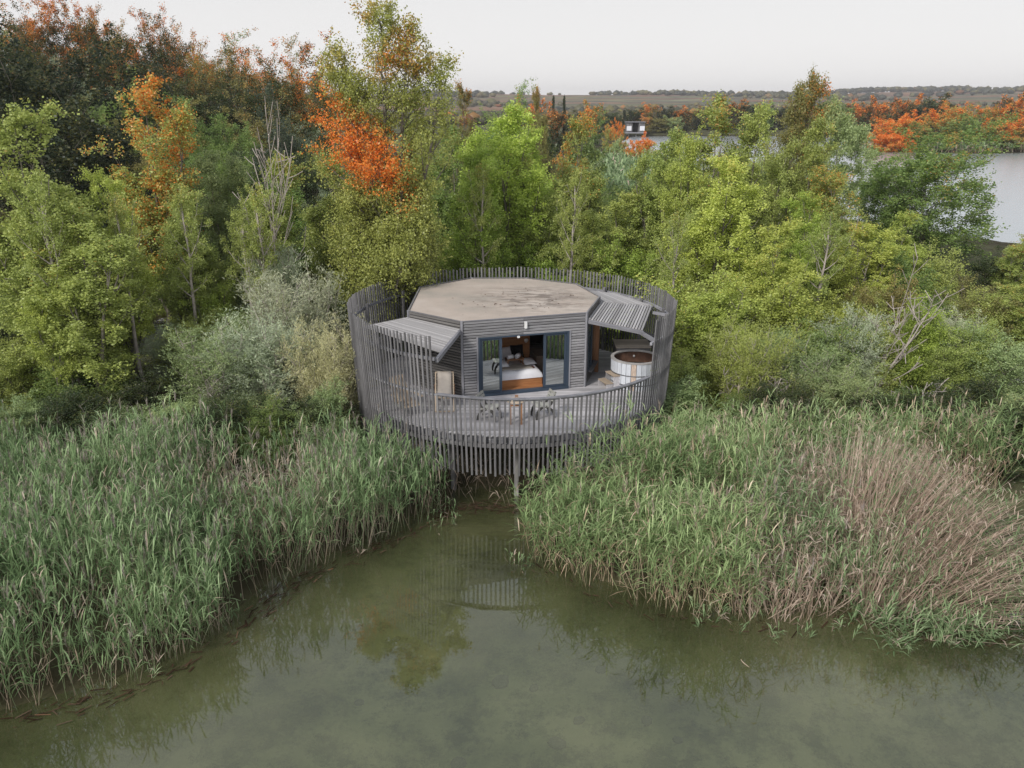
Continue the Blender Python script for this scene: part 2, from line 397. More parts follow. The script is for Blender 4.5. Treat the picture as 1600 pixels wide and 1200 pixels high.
def axis(lo, hi, fine, n):
    t = np.linspace(-1, 1, n); k = 6.3
    a = np.sinh(t * k) / math.sinh(k); return a
tx = axis(0, 0, 0, 361); gx = tx * 2600
ty = np.linspace(-.30, 1, 300); gy = 20 + np.sinh(ty * 6.3) / math.sinh(6.3) * 2600
GX, GY = np.meshgrid(gx, gy); GZ = H(GX, GY)
nx, ny = len(gx), len(gy); idx = np.arange(nx * ny).reshape(ny, nx)
Q = np.stack([idx[:-1, :-1], idx[:-1, 1:], idx[1:, 1:], idx[1:, :-1]], -1).reshape(-1, 4)
g = add('ground', mesh('ground', np.stack([GX, GY, GZ], -1).reshape(-1, 3), Q, mat=M_ground, smooth=True)); tag(g, kind='structure')
pw = add('pond_water', pymesh('pond_water', [(-45, -6, 0), (45, -6, 0), (45, 30, 0), (-45, 30, 0)], [(0, 1, 2, 3)], M_water)); tag(pw, kind='structure')
lw = add('lake_water', pymesh('lake_water', [(0, 50, 0), (420, 50, 0), (420, 345, 0), (0, 345, 0)], [(0, 1, 2, 3)], M_lake)); tag(lw, kind='structure')

def mat_hill():
    m, n, o = nodes('hill_fields')
    p = N(n, 'ShaderNodeBsdfDiffuse'); g = N(n, 'ShaderNodeNewGeometry')
    v = mapping(n, g.outputs['Position'], (.0035, .010, .01))
    vo = N(n, 'ShaderNodeTexVoronoi'); vo.inputs['Scale'].default_value = 1.3; n.links.new(v, vo.inputs['Vector'])
    s = N(n, 'ShaderNodeSeparateColor'); n.links.new(vo.outputs['Color'], s.inputs[0])
    f = ramp(n, s.outputs[0], [(0, (.22, .12, .085)), (.35, (.30, .19, .13)), (.55, (.20, .20, .11)), (.75, (.13, .13, .09)), (1, (.24, .24, .15))])
    w = ramp(n, noise(n, v, 5, 5, .7), [(.5, (0, 0, 0)), (.56, (1, 1, 1))])
    c = mixc(n, w, f, (.085, .09, .08)); n.links.new(c, p.inputs[0]); n.links.new(p.outputs[0], o.inputs[0]); return m
M_hill = mat_hill()
# low hills along the horizon
hx = np.linspace(-1600, 2600, 150); hv = np.linspace(0, 1, 26)
HX, HV = np.meshgrid(hx, hv)
crest = 13 + 12 * (1 / (1 + np.exp(-(HX - 700) / 260.))) + 4.5 * fbm(HX, HX * 0, 5, 4, .006) + 4 * np.exp(-((HX - 150) / 260) ** 2)
HYY = 650 + 1250 * HV; HZZ = 1.0 + (crest + 11 * HV) * np.sin(np.clip(HV * 1.15, 0, 1) * np.pi / 2) ** 1.3 + 1.2 * fbm(HX, HYY, 8, 3, .012)
HZZ[0] = -2
idx = np.arange(HX.size).reshape(HX.shape)
Q = np.stack([idx[:-1, :-1], idx[:-1, 1:], idx[1:, 1:], idx[1:, :-1]], -1).reshape(-1, 4)
tag(add('hills', mesh('hills', np.stack([HX, HYY, HZZ], -1).reshape(-1, 3), Q, mat=M_hill, smooth=True)), kind='structure')
def hillz(x, y):
    i = np.clip(np.searchsorted(hx, x), 1, len(hx) - 1); v = np.clip((y - 650) / 1250, 0, 1) * 25
    j = np.clip(v.astype(int), 0, 24); return HZZ[j, i] * (1 - (v - j)) + HZZ[np.minimum(j + 1, 25), i] * (v - j)
# gravel track seen in the gaps between trees
def strip(name, pts, w, zoff, mat):
    V, Fc = [], []; P = [Vector((*p, 0)) for p in pts]
    for i, p in enumerate(P):
        d = (P[min(i + 1, len(P) - 1)] - P[max(i - 1, 0)]).normalized(); nrm = Vector((-d.y, d.x, 0))
        for s in (-1, -.33, .33, 1):
            q = p + nrm * w * .5 * s; V.append((q.x, q.y, h1(q.x, q.y) + zoff))
        if i:
            for k in range(3): a = (i - 1) * 4 + k; Fc.append((a, a + 1, a + 5, a + 4))
    o = add(name, pymesh(name, V, Fc, mat)); tag(o, kind='structure'); return o
def smooth_pts(pts, n=8):
    out = []; P = [np.array(p, float) for p in pts]; P = [2 * P[0] - P[1]] + P + [2 * P[-1] - P[-2]]
    for i in range(1, len(P) - 2):
        for t in np.linspace(0, 1, n, endpoint=False):
            a, b, c, d = P[i - 1:i + 3]
            out.append(tuple(.5 * (2 * b + (c - a) * t + (2 * a - 5 * b + 4 * c - d) * t * t + (3 * b - a - 3 * c + d) * t ** 3)))
    out.append(tuple(P[-2])); return out
strip('gravel_path', smooth_pts([(-34, 30), (-25, 34), (-18, 38.5), (-13, 45), (-6, 49), (4, 45), (12, 39), (20, 35.5), (32, 33)], 9), 4.6, .05, M_gravel)

# evening haze
hm, hn, ho = nodes('thin_air_haze'); hv_ = N(hn, 'ShaderNodeVolumePrincipled'); hv_.inputs['Density'].default_value = .00022; hv_.inputs['Color'].default_value = (.93, .92, .95, 1); hv_.inputs['Anisotropy'].default_value = .2
hn.links.new(hv_.outputs[0], ho.inputs['Volume'])
hb = add('haze', pymesh('haze', [(x * 3200, y * 2600 + 600, z * 56 + 25) for x, y, z in BOXV_], BOXF_, hm)); tag(hb, kind='stuff'); hb['label'] = 'thin pale evening haze over the whole valley'; hb['category'] = 'haze'
# ------------------------------------------------------------ the round fence
CX, CY = 0.0, 28.1; ZD = 2.3
def FR(z): return 5.45 + .05 * (z - ZD)
def onring(a, r, z): return Vector((CX + r * math.sin(a), CY - r * math.cos(a), z))   # a = 0 faces the camera, positive to the right
A_L = -math.asin(2.25 / 5.5); A_R = math.asin(4.33 / 5.55)
fence = world_thing('slat_fence', 'round basket-like fence of upright grey wooden slats encircling the deck, low at the front', 'fence', (CX, CY, .4))
NS = 236
_sl = pymesh('slat', BOXV, BOXF, M_slat)
for i in range(NS):
    a = -math.pi + 2 * math.pi * (i + .5) / NS
    low = A_L < a < A_R
    top = 3.52 if low else 5.30 + .03 * rnd.uniform(-1, 1)
    if not low and A_R < a < A_R + .5: top += .14 + .04 * rnd.uniform(-1, 1)
    bot = 1.08 + rnd.uniform(-.07, .05)
    j = rnd.uniform(-.006, .006) + (0 if rnd.random() > .07 else rnd.uniform(-.012, .012))
    p0 = onring(a, FR(bot), bot); p1 = onring(a + j * .5, FR(top), top); d = p1 - p0
    o = bpy.data.objects.new('slat', _sl); link(o, fence)
    o.location = (p0 + p1) / 2 - fence.location
    zx = d.normalized(); rad = Vector((math.sin(a), -math.cos(a), 0)); tx_ = zx.cross(rad).normalized(); ry = zx.cross(tx_)
    o.rotation_euler = Matrix((tx_, ry, zx)).transposed().to_euler(); o.scale = (.055 + rnd.uniform(-.007, .008), .032, d.length)
def ringrail(name, a0, a1, r, z, w, h, mat, parent, n=None):
    n = n or max(2, int(abs(a1 - a0) * 9)); V, Fc = [], []
    for i in range(n + 1):
        a = a0 + (a1 - a0) * i / n
        for dr, dz in ((-w / 2, -h / 2), (w / 2, -h / 2), (w / 2, h / 2), (-w / 2, h / 2)): V.append(onring(a, r + dr, z + dz) - parent.location)
        if i:
            b = (i - 1) * 4
            for k in range(4): Fc.append((b + k, b + (k + 1) % 4, b + 4 + (k + 1) % 4, b + 4 + k))
    Fc += [(0, 3, 2, 1), (n * 4, n * 4 + 1, n * 4 + 2, n * 4 + 3)]
    o = bpy.data.objects.new(name, pymesh(name, V, Fc, mat)); return link(o, parent)
for a0 in np.linspace(-math.pi, math.pi, 25)[:-1]:
    a1 = a0 + 2 * math.pi / 24
    ringrail('rail', a0 + .004, a1 - .004, FR(3.5) - .055, 3.50, .07, .05, M_beam, fence, 3)
    ringrail('rail', a0 + .004, a1 - .004, FR(2.1) - .05, 2.02, .05, .12, M_slat, fence, 3)
hr = ringrail('handrail', A_L + .01, A_R - .01, FR(3.5) - .02, 3.552, .13, .035, M_beam, fence, 44); hr['label'] = 'pale grey curved handrail capping the low front slats'
for a0, a1 in ((-math.pi, A_L), (A_R, math.pi)):
    ringrail('upper_rail', a0, a1, FR(4.65) - .06, 4.62, .07, .09, M_beam, fence)
# knots of the fence frame: inner posts
for a in list(np.linspace(-math.pi, A_L, 7)[1:-1]) + list(np.linspace(A_R, math.pi, 7)[1:-1]):
    p = onring(a, FR(3) - .14, 0); box('post', (.09, .09, 2.55), (p.x, p.y, 3.55), M_slat, fence, (0, 0, a))

# ------------------------------------------------------------ deck
deck = world_thing('timber_deck', 'round grey boarded terrace on posts inside the slat fence', 'deck', (CX, CY, .4))
RD = 5.30; pitch = .142; k = 0
y = CY - RD + .08
while y < CY + RD - .05:
    half = math.sqrt(max(.05, RD ** 2 - (y - CY) ** 2)) - .02
    cuts = [-half, half]
    if half > 2.2:
        c = rnd.uniform(-1.2, 1.2); cuts = [-half, c - .9 if k % 2 else c + .9, half]
    for c0, c1 in zip(cuts[:-1], cuts[1:]):
        box('deck_board', (c1 - c0 - .006, pitch - .014, .03), ((c0 + c1) / 2, y, ZD - .015 + rnd.uniform(-.002, .002)), M_deck, deck)
    y += pitch; k += 1
NP = 14; 
for i in range(NP):
    a0 = 2 * math.pi * (i) / NP + .03; a1 = 2 * math.pi * (i + 1) / NP + .03
    p0, p1 = onring(a0, RD + .02, ZD - .14), onring(a1, RD + .02, ZD - .14)
    bar('rim_beam', p0, p1, .06, .2, M_beam, deck)
    bar('lower_beam', p0 + Vector((0, 0, -.17)), p1 + Vector((0, 0, -.17)), .08, .14, M_slat, deck)
    p = onring(a0, RD - .75, 0); gz = h1(p.x, p.y)
    box('deck_post', (.13, .13, ZD - .2 - gz + .3), (p.x, p.y, (ZD - .2 + gz - .3) / 2), M_tubrim if i == 0 else M_slat, deck, (0, 0, a0))
for i in range(40):
    a = -1.2 + 2.4 * i / 39; p = onring(a, RD + .06, ZD - .1); box('joist_end', (.05, .05, .17), p, M_slat, deck, (0, 0, a))
for i in range(11):
    yy = CY - 4.6 + i * .92; half = math.sqrt(RD ** 2 - (yy - CY) ** 2) - .1
    box('joist', (2 * half, .08, .18), (0, yy, ZD - .13), M_slat, deck)

# ------------------------------------------------------------ cabin
OCT = [(-1.64, 26.15), (2.54, 27.38), (3.22, 29.85), (2.53, 32.1), (.6, 33.25), (-1.64, 33.25), (-3.55, 31.5), (-3.55, 27.65)]
ZT = 4.96
cab = world_thing('timber_cabin', 'low eight-sided wooden cabin with flat pink-grey roof and horizontal grey cladding, inside the round fence', 'cabin', (-.3, 29.9, ZD))
Pn = [Vector((*p, 0)) for p in OCT]
ctr = sum(Pn, Vector()) / 8
def inset(p, d): return p + (ctr - p).normalized() * d
me = pymesh('roof', [Vector((inset(p, .035).x, inset(p, .035).y, ZT - .035)) - cab.location for p in Pn], [tuple(range(8))], M_roof)
rf = link(bpy.data.objects.new('roof', me), cab); rf['label'] = 'dusty pink-grey flat roof with a stained middle'
Wn, Wf = [], []
for p in Pn: q = inset(p, .05); Wn += [Vector((q.x, q.y, ZT - .05)) - cab.location]
link(bpy.data.objects.new('ceiling', pymesh('ceiling', [v + Vector((0, 0, -.28)) for v in Wn], [tuple(reversed(range(8)))], M_redwood)), cab)
# dead leaves and twigs lying on the roof
tv, tf = [], []
for i in range(45):
    th = rnd.uniform(0, 6.28); r = rnd.random() ** .5
    x = .2 + 2.4 * r * math.cos(th); yv = 29.7 + 1.9 * r * math.sin(th); s = rnd.uniform(.02, .06); w = s * rnd.uniform(.3, .7); q = rnd.uniform(0, 6.28)
    b = len(tv)
    for dx, dy, dz in ((-s, 0, .0), (0, -w, .012), (s, 0, .0), (0, w, .02)):
        tv.append(Vector((x + dx * math.cos(q) - dy * math.sin(q), yv + dx * math.sin(q) + dy * math.cos(q), ZT - .025 + dz)) - cab.location)
    tf.append((b, b + 1, b + 2, b + 3))
tag(link(bpy.data.objects.new('roof_litter', pymesh('roof_litter', tv, tf, M_barkb)), cab), kind='stuff')
PT = .097; NB = 27
e1 = (Pn[1] - Pn[0]).normalized(); nv = Vector((-e1.y, e1.x, 0)); L0 = (Pn[1] - Pn[0]).length
def W(u, v, z): return Pn[0] + e1 * u + nv * v + Vector((0, 0, z))     # cabin frame: u along the front, v into the room
ang0 = math.atan2(e1.y, e1.x)
D0, D1 = .54, 3.74; Z_HEAD = 4.36
def clad(p0, p1, z, mat, off=0.0):
    d = (p1 - p0); 
    n_ = Vector((d.y, -d.x, 0)).normalized()
    a = p0 + n_ * (off + rnd.uniform(-.004, .004)); b = p1 + n_ * off
    mid = (a + b) / 2; o = box('cladding_board', (d.length, .034, .066), (mid.x, mid.y, z), mat, cab, (R_(rnd.uniform(8, 18)), 0, math.atan2(d.y, d.x)))
    return o
for i in range(8):
    p0, p1 = Pn[i], Pn[(i + 1) % 8]; d = (p1 - p0).normalized(); L = (p1 - p0).length
    for kx in range(NB):
        z = ZD + .06 + kx * PT
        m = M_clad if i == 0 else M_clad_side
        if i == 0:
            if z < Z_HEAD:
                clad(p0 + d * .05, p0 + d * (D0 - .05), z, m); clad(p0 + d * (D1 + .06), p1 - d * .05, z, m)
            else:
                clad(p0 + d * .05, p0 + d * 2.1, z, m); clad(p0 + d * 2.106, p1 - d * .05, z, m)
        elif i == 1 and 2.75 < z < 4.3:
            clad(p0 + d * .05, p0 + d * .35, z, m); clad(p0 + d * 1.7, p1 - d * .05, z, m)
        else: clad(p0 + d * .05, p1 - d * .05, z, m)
    # corner post and solid wall behind the boards
    q = p0; box('corner_post', (.075, .075, ZT - ZD + .01), (q.x, q.y, (ZT + ZD) / 2), M_beam, cab, (0, 0, math.atan2(d.y, d.x) - .35))
    n_ = Vector((d.y, -d.x, 0))
    def panel(u0, u1, z0, z1):
        a = p0 + d * u0 - n_ * .06; b = p0 + d * u1 - n_ * .06; mid = (a + b) / 2
        box('wall_panel', (u1 - u0, .06, z1 - z0), (mid.x, mid.y, (z0 + z1) / 2), M_dark, cab, (0, 0, math.atan2(d.y, d.x)))
    if i == 0:
        panel(.04, D0, ZD, ZT - .06); panel(D1, L - .04, ZD, ZT - .06); panel(D0 + .002, D1 - .002, Z_HEAD, ZT - .06)
    elif i == 1:
        panel(.04, .38, ZD, ZT - .06); panel(1.66, L - .04, ZD, ZT - .06); panel(.382, 1.658, ZD, 2.75); panel(.382, 1.658, 4.3, ZT - .06)
        w = bar('window_frame', p0 + d * .38 + Vector((0, 0, 2.75)), p0 + d * 1.66 + Vector((0, 0, 2.75)), .09, .07, M_frame, cab)
        for u in (.40, 1.02, 1.64): box('window_frame', (.06, .09, 1.5), (p0 + d * u + Vector((0, 0, 3.54))), M_frame if u < 1.5 else M_teak, cab, (0, 0, math.atan2(d.y, d.x)))
        bar('window_pane', p0 + d * .43 + Vector((0, 0, 3.53)), p0 + d * .99 + Vector((0, 0, 3.53)), .012, 1.48, M_glass, cab)
        bar('window_pane', p0 + d * 1.05 + Vector((0, 0, 3.53)), p0 + d * 1.61 + Vector((0, 0, 3.53)), .012, 1.48, M_glass, cab)
        sill = bar('window_sill', p0 + d * .38 + n_ * .09 + Vector((0, 0, 2.74)), p0 + d * 1.66 + n_ * .09 + Vector((0, 0, 2.74)), .16, .05, M_slat, cab)
        q = p0 + d * 1.78 + n_ * .10; wp = box('door_post', (.13, .13, 2.0), (q.x, q.y, ZD + 1.0), M_teak, cab, (0, 0, math.atan2(d.y, d.x))); wp['label'] = 'reddish wooden post beside the side window'
    else: panel(.04, L - .04, ZD, ZT - .06)
    bar('roof_trim', p0 + Vector((0, 0, ZT - .012)), p1 + Vector((0, 0, ZT - .012)), .05, .03, M_beam if i in (0,) else M_slat, cab)
# door set
def rbox(name, u0, u1, v0, v1, z0, z1, mat, parent=cab, du=0):
    c = W((u0 + u1) / 2, (v0 + v1) / 2, (z0 + z1) / 2); return box(name, (u1 - u0, v1 - v0, z1 - z0), c, mat, parent, (0, 0, ang0 + du))
rbox('door_threshold', D0, D1, -.06, .12, ZD + .002, ZD + .1, M_frame)
rbox('door_head', D0, D1, -.03, .1, Z_HEAD - .05, Z_HEAD - .002, M_frame)
for u in (D0, D1 - .07): rbox('door_jamb', u, u + .07, -.03, .1, ZD + .1, Z_HEAD - .05, M_frame)
for u in (D0 - .055, D1 + .003): rbox('door_trim', u, u + .052, -.045, .02, ZD + .004, Z_HEAD + .02, M_beam)
for (u0, u1) in ((D0 + .07, 1.37), (2.83, D1 - .07)):
    cc = W((u0 + u1) / 2, .04, (ZD + Z_HEAD) / 2)
    fr = bpy.data.objects.new('sliding_door', None); fr.empty_display_size = .2; link(fr, cab); fr.location = cc - cab.location; fr.rotation_euler = (0, 0, ang0)
    w_, h_ = u1 - u0, Z_HEAD - .05 - ZD - .1; zc = (ZD + .1 + Z_HEAD - .05) / 2 - (ZD + Z_HEAD) / 2
    for s, nm in ((-1, 'stile'), (1, 'stile')): box(nm, (.09, .05, h_ - .004), (s * (w_ / 2 - .047), 0, zc), M_frame, fr)
    for s in (-1, 1): box('door_rail', (w_ - .19, .05, .07), (0, 0, zc + s * (h_ / 2 - .04)), M_frame, fr)
    box('glass_pane', (w_ - .19, .012, h_ - .16), (0, 0, zc), M_glass, fr)
# interior
rbox('inner_floor', .1, 4.1, .14, 4.5, ZD + .004, ZD + .03, M_redwood)
for kz in range(14):
    rbox('panel_board', .2, 3.07, 2.34, 2.37, ZD + .03 + kz * .155, ZD + .03 + kz * .155 + .149, M_redwood)
rbox('partition', .2, 3.09, 2.375, 2.44, ZD + .03, 4.6, M_dark)
rbox('wardrobe', 3.2, 3.95, 1.9, 2.9, ZD + .03, 2.95, M_boxlid)
# wall lamps
o = rbox('wall_light', 2.13, 2.21, -.10, -.02, 4.58, 4.80, M_lampw); o['label'] = 'small white wall light above the glass doors'
o = rbox('door_sensor', 1.88, 1.96, -.08, -.02, 4.27, 4.33, M_lampw)
pr = lathe([(0.001, -.02), (.075, -.018), (.08, 0), (.06, .02), (.001, .025)], 20, M_lampw, 'lamp')
add('reading_lamp', pr, cab, W(2.93, 2.30, 3.46), (math.pi / 2, 0, ang0))
d1 = (Pn[2] - Pn[1]).normalized(); n1 = Vector((d1.y, -d1.x, 0)); q = Pn[1] + d1 * 2.05 + n1 * .09
box('wall_lantern', (.11, .11, .2), (q.x, q.y, 3.95), M_lampw, cab)

# canopies of slats on each side
def canopy(label, edge_pts, outer_pts, z_in, z_out, npl, group, anchor):
    """slats parallel to the cabin edge, stepping outwards"""
    t = world_thing('slat_canopy', label, 'canopy', anchor, 0, group)
    a0, a1 = [Vector((*p, 0)) for p in edge_pts]; b0, b1 = [Vector((*p, 0)) for p in outer_pts]
    for k in range(npl):
        f = (k + .5) / npl; z = z_in + (z_out - z_in) * f
        p = a0.lerp(b0, f); q = a1.lerp(b1, f)
        w = ((b0 - a0).length + (b1 - a1).length) / 2 / npl
        bar('canopy_slat', p + Vector((0, 0, z)), q + Vector((0, 0, z)), w * .66, .03, M_canopy, t)
    for (s0, s1) in ((a0, b0), (a1, b1)):
        bar('canopy_beam', s0 + Vector((0, 0, z_in - .08)), s1 + Vector((0, 0, z_out - .08)), .07, .11, M_beam, t)
    m0, m1 = a0.lerp(a1, .5), b0.lerp(b1, .5)
    bar('canopy_beam', m0 + Vector((0, 0, z_in - .08)), m1 + Vector((0, 0, z_out - .08)), .06, .1, M_slat, t)
    return t
GC = 'slatted canopies over the deck'
canopy('front slatted canopy on the right, over the deck beside the hot tub', [(2.60, 27.45), (3.26, 29.88)], [(4.28, 26.15), (5.12, 29.5)], 4.72, 4.66, 20, GC, (3.5, 28, 4.6))
canopy('rear slatted canopy on the right, joining the roof at its back corner', [(3.27, 29.93), (2.62, 32.1)], [(5.15, 29.56), (4.05, 31.6)], 4.72, 4.66, 18, GC, (3.8, 31, 4.6))
canopy('large slatted canopy left of the cabin, over the canvas deckchair', [(-1.70, 26.12), (-3.60, 27.7)], [(-2.15, 23.85), (-5.02, 26.9)], 4.70, 4.58, 24, GC, (-3, 26, 4.6))
# tie beams from the canopies to the fence
bar('fence_tie', (4.2, 26.2, 4.58), (*onring(A_R + .06, FR(4.6) - .05, 4.6).xy, 4.62), .09, .11, M_beam, cab)
bar('fence_tie', (2.62, 27.4, 4.62), (4.28, 26.1, 4.58), .08, .1, M_beam, cab)
bar('fence_tie', (-1.72, 26.05, 4.62), (-2.2, 23.15, 4.56), .09, .13, M_beam, cab)
bar('fence_tie', (4.95, 28.3, 4.72), (*onring(1.5, FR(4.7) - .05, 4.7).xy, 4.75), .07, .09, M_beam, cab)

# ------------------------------------------------------------ bed and what lies on it
def soft(name, sx, sy, sz, mat, parent=None, n=10, pinch=.35, seed=1, noise_=.02):
    """pillow-like shape"""
    r = np.random.default_rng(seed); V, Fc = [], []
    for s in (1, -1):
        for i in range(n + 1):
            for j in range(n + 1):
                u, v = i / n * 2 - 1, j / n * 2 - 1
                h = (max(0, 1 - abs(u) ** 3) ** .5) * (max(0, 1 - abs(v) ** 3) ** .5)
                k = 1 - pinch * .25 * (1 - abs(u * v)) * (max(abs(u), abs(v)) > .98)
                V.append((u * sx / 2 * k, v * sy / 2 * k, s * h * sz / 2 + r.normal() * noise_ * sz * h))
    m = (n + 1) ** 2
    for i in range(n):
        for j in range(n):
            a = i * (n + 1) + j; Fc.append((a, a + n + 1, a + n + 2, a + 1)); Fc.append((m + a, m + a + 1, m + a + n + 2, m + a + n + 1))
    return pymesh(name, V, Fc, mat, True)
bu0, bu1, bv0, bv1 = .6, 2.98, .60, 2.30
bed = world_thing('double_bed', 'double bed with white duvet and orange wooden base inside the open glass doors', 'bed', W((bu0 + bu1) / 2, 2, ZD + .03), 0)
rbox('bed_base', bu0, bu1, bv0 - .02, bv1, ZD + .03, ZD + .30, M_redwood, bed)
def slab(name, u0, u1, v0, v1, z0, z1, mat, parent, r=.12, seed=3, wav=.012):
    V, Fc = [], []; nu, nv_ = 18, 16; rr = np.random.default_rng(seed)
    def h(u, v):
        e = min(u - u0, u1 - u, v - v0, v1 - v); return z0 + (z1 - z0) * min(1, max(0, e / r)) ** .4
    us = [u0, u0 + .02, u0 + .05] + list(np.linspace(u0 + .12, u1 - .12, nu)) + [u1 - .05, u1 - .02, u1]
    vs = [v0, v0 + .02, v0 + .05] + list(np.linspace(v0 + .12, v1 - .12, nv_)) + [v1 - .05, v1 - .02, v1]
    for u in us:
        for v in vs:
            z = h(u, v); V.append(W(u, v, z + (wav * math.sin(u * 9 + v * 5) + rr.normal() * wav * .4) * (z > z0 + .05)) - parent.location)
    m = len(vs)
    for i in range(len(us) - 1):
        for j in range(m - 1): a = i * m + j; Fc.append((a, a + m, a + m + 1, a + 1))
    return link(bpy.data.objects.new(name, pymesh(name, V, Fc, mat, True)), parent)
slab('duvet', bu0 - .03, bu1 + .03, bv0 - .05, bv1, ZD + .301, ZD + .56, M_white, bed)
bl = slab('blanket', bu0 + .1, bu1 - .22, bv0 + .22, bv0 + .80, ZD + .45, ZD + .60, M_blanket, bed, .04, 5, .01); bl['label'] = 'taupe blanket across the foot of the bed'
rbox('blanket_trim', bu1 - .24, bu1 - .20, bv0 + .26, bv0 + .48, ZD + .50, ZD + .595, M_brown, bed)
ZB = ZD + .57
def lay(name, me, label, cat, u, v, z, rot=(0, 0, 0), group=None):
    o = bpy.data.objects.new(name, me); C.objects.link(o); o.location = W(u, v, z); o.rotation_euler = (rot[0], rot[1], rot[2] + ang0); return tag(o, label, cat, group)
lay('pillow', soft('pillow', .7, .5, .2, M_white), 'white pillow leaning at the head of the bed, left of the black cushion', 'pillow', 2.02, 2.16, ZB + .2, (R_(60), 0, 0))
lay('cushion', soft('cushion', .5, .5, .2, M_black, seed=2), 'black square cushion standing at the head of the bed', 'cushion', 2.52, 2.12, ZB + .25, (R_(68), 0, 0))
lay('cushion', soft('cushion', .42, .42, .18, M_brown, seed=4), 'dark brown cushion leaning on the white pillow', 'cushion', 1.72, 2.05, ZB + .2, (R_(62), 0, .2))
lay('folded_towel', soft('folded_towel', .46, .5, .14, M_white, seed=6, noise_=.06), 'folded white towel on the bed right of the wooden tray', 'towel', 2.72, 1.35, ZB + .09, (.15, 0, .1), 'towels on the bed')
lay('folded_towel', soft('folded_towel', .42, .5, .16, M_white, seed=7, noise_=.06), 'folded white towel on the bed left of the wooden tray', 'towel', 1.72, 1.3, ZB + .09, (.15, 0, .1), 'towels on the bed')
tray = thing('bed_tray', 'small wooden bed tray on legs holding two rolled towels', 'tray', W(2.22, 1.45, ZB), ang0)
box('tray_top', (.62, .32, .025), (0, 0, .2), M_teak, tray)
for sx_ in (-1, 1):
    for sy_ in (-1, 1): box('leg', (.04, .03, .2), (sx_ * .28, sy_ * .13, .09), M_teak, tray, (0, sx_ * -.15, 0))
    box('tray_rim', (.02, .32, .04), (sx_ * .3, 0, .232), M_teak, tray)
def roll(name, L, r, mat):
    P = [(-L / 2, 0, 0), (-L / 2 + .01, 0, 0), (0, 0, .01), (L / 2 - .01, 0, 0), (L / 2, 0, 0)]
    V, Qd = tubes([(P, [.01, r, r * 1.05, r, .01])], 12); return mesh(name, V, Qd, mat=mat, smooth=True)
lay('rolled_towel', roll('rolled_towel', .24, .075, M_white), 'rolled white towel on the left of the bed tray', 'towel', 2.06, 1.43, ZB + .285, (0, 0, .3), 'rolled towels on the tray')
lay('rolled_towel', roll('rolled_towel', .28, .08, M_white), 'rolled white towel on the right of the bed tray', 'towel', 2.36, 1.48, ZB + .29, (0, 0, .9), 'rolled towels on the tray')

# ------------------------------------------------------------ hot tub, steps, box
tub = thing('hot_tub', 'round whitewashed wooden hot tub with steel hoops and a rusty stain, by the fence', 'hot tub', (4.33, 27.72, ZD))
TR, TH = .83, .98; NST = 30
wst = TR * 2 * math.pi / NST
_st = {}
for i in range(NST):
    a = 2 * math.pi * (i + .5) / NST
    dd = (math.degrees(a) + 360) % 360
    mt = M_rust if i == 21 else M_tub
    o = box('stave', (wst - .012, .05, TH - .03), (TR * math.cos(a), TR * math.sin(a), (TH - .03) / 2 + .004), mt, tub, (0, 0, a + math.pi / 2))
    if mt is M_rust: o['label'] = 'rust-stained stave at the front'
add('rim', lathe([(TR - .07, TH - .03), (TR + .045, TH - .03), (TR + .045, TH + .012), (TR - .07, TH + .012), (TR - .07, TH - .03)], 40, M_tubrim, 'rim', False), tub)
add('inner_lining', lathe([(TR - .03, TH - .03), (TR - .035, .1), (.001, .1)], 40, M_tubin, 'inner_lining'), tub)
for z in (.18, .52): add('hoop', lathe([(TR + .027, -.017), (TR + .036, -.017), (TR + .036, .017), (TR + .027, .017)], 40, M_hoop, 'hoop'), tub, (0, 0, z))
mw, nn, oo = nodes('dark_tub_water'); pp = N(nn, 'ShaderNodeBsdfPrincipled'); pp.inputs['Base Color'].default_value = (.012, .016, .014, 1); pp.inputs['Roughness'].default_value = .03; nn.links.new(pp.outputs[0], oo.inputs[0])
add('tub_water', lathe([(TR - .04, 0), (.001, 0)], 40, mw, 'tub_water'), tub, (0, 0, TH - .42))
add('drain_cap', lathe([(.04, 0), (.04, .02), (.001, .02)], 14, M_lampw, 'drain_cap'), tub, (.05, TR - .06, TH - .2), (math.pi / 2, 0, 0))
sb = thing('storage_box', 'low wooden storage box with a brown plank lid behind the hot tub', 'box', (4.38, 29.15, ZD))
box('box_body', (1.2, 1.02, 1.02), (0, 0, .513), M_slat, sb)
for k in range(7): box('lid_plank', (1.28, .148, .035), (0, -.465 + k * .155, 1.045), M_boxlid, sb)
st = thing('tub_steps', 'two pale wooden steps leading up to the hot tub', 'steps', (3.38, 27.3, ZD), R_(22))
for k, (x0, z1) in enumerate(((-.14, .24), (.14, .48))):
    box('tread', (.27, .62, .035), (x0, 0, z1), M_pale, st)
    for s in (-1, 1): box('side_board', (.25, .03, z1 - .02), (x0, s * .28, (z1 - .02) / 2), M_deck, st)
    box('riser', (.025, .53, z1 - .02), (x0 + .11, 0, (z1 - .02) / 2), M_boxlid, st)

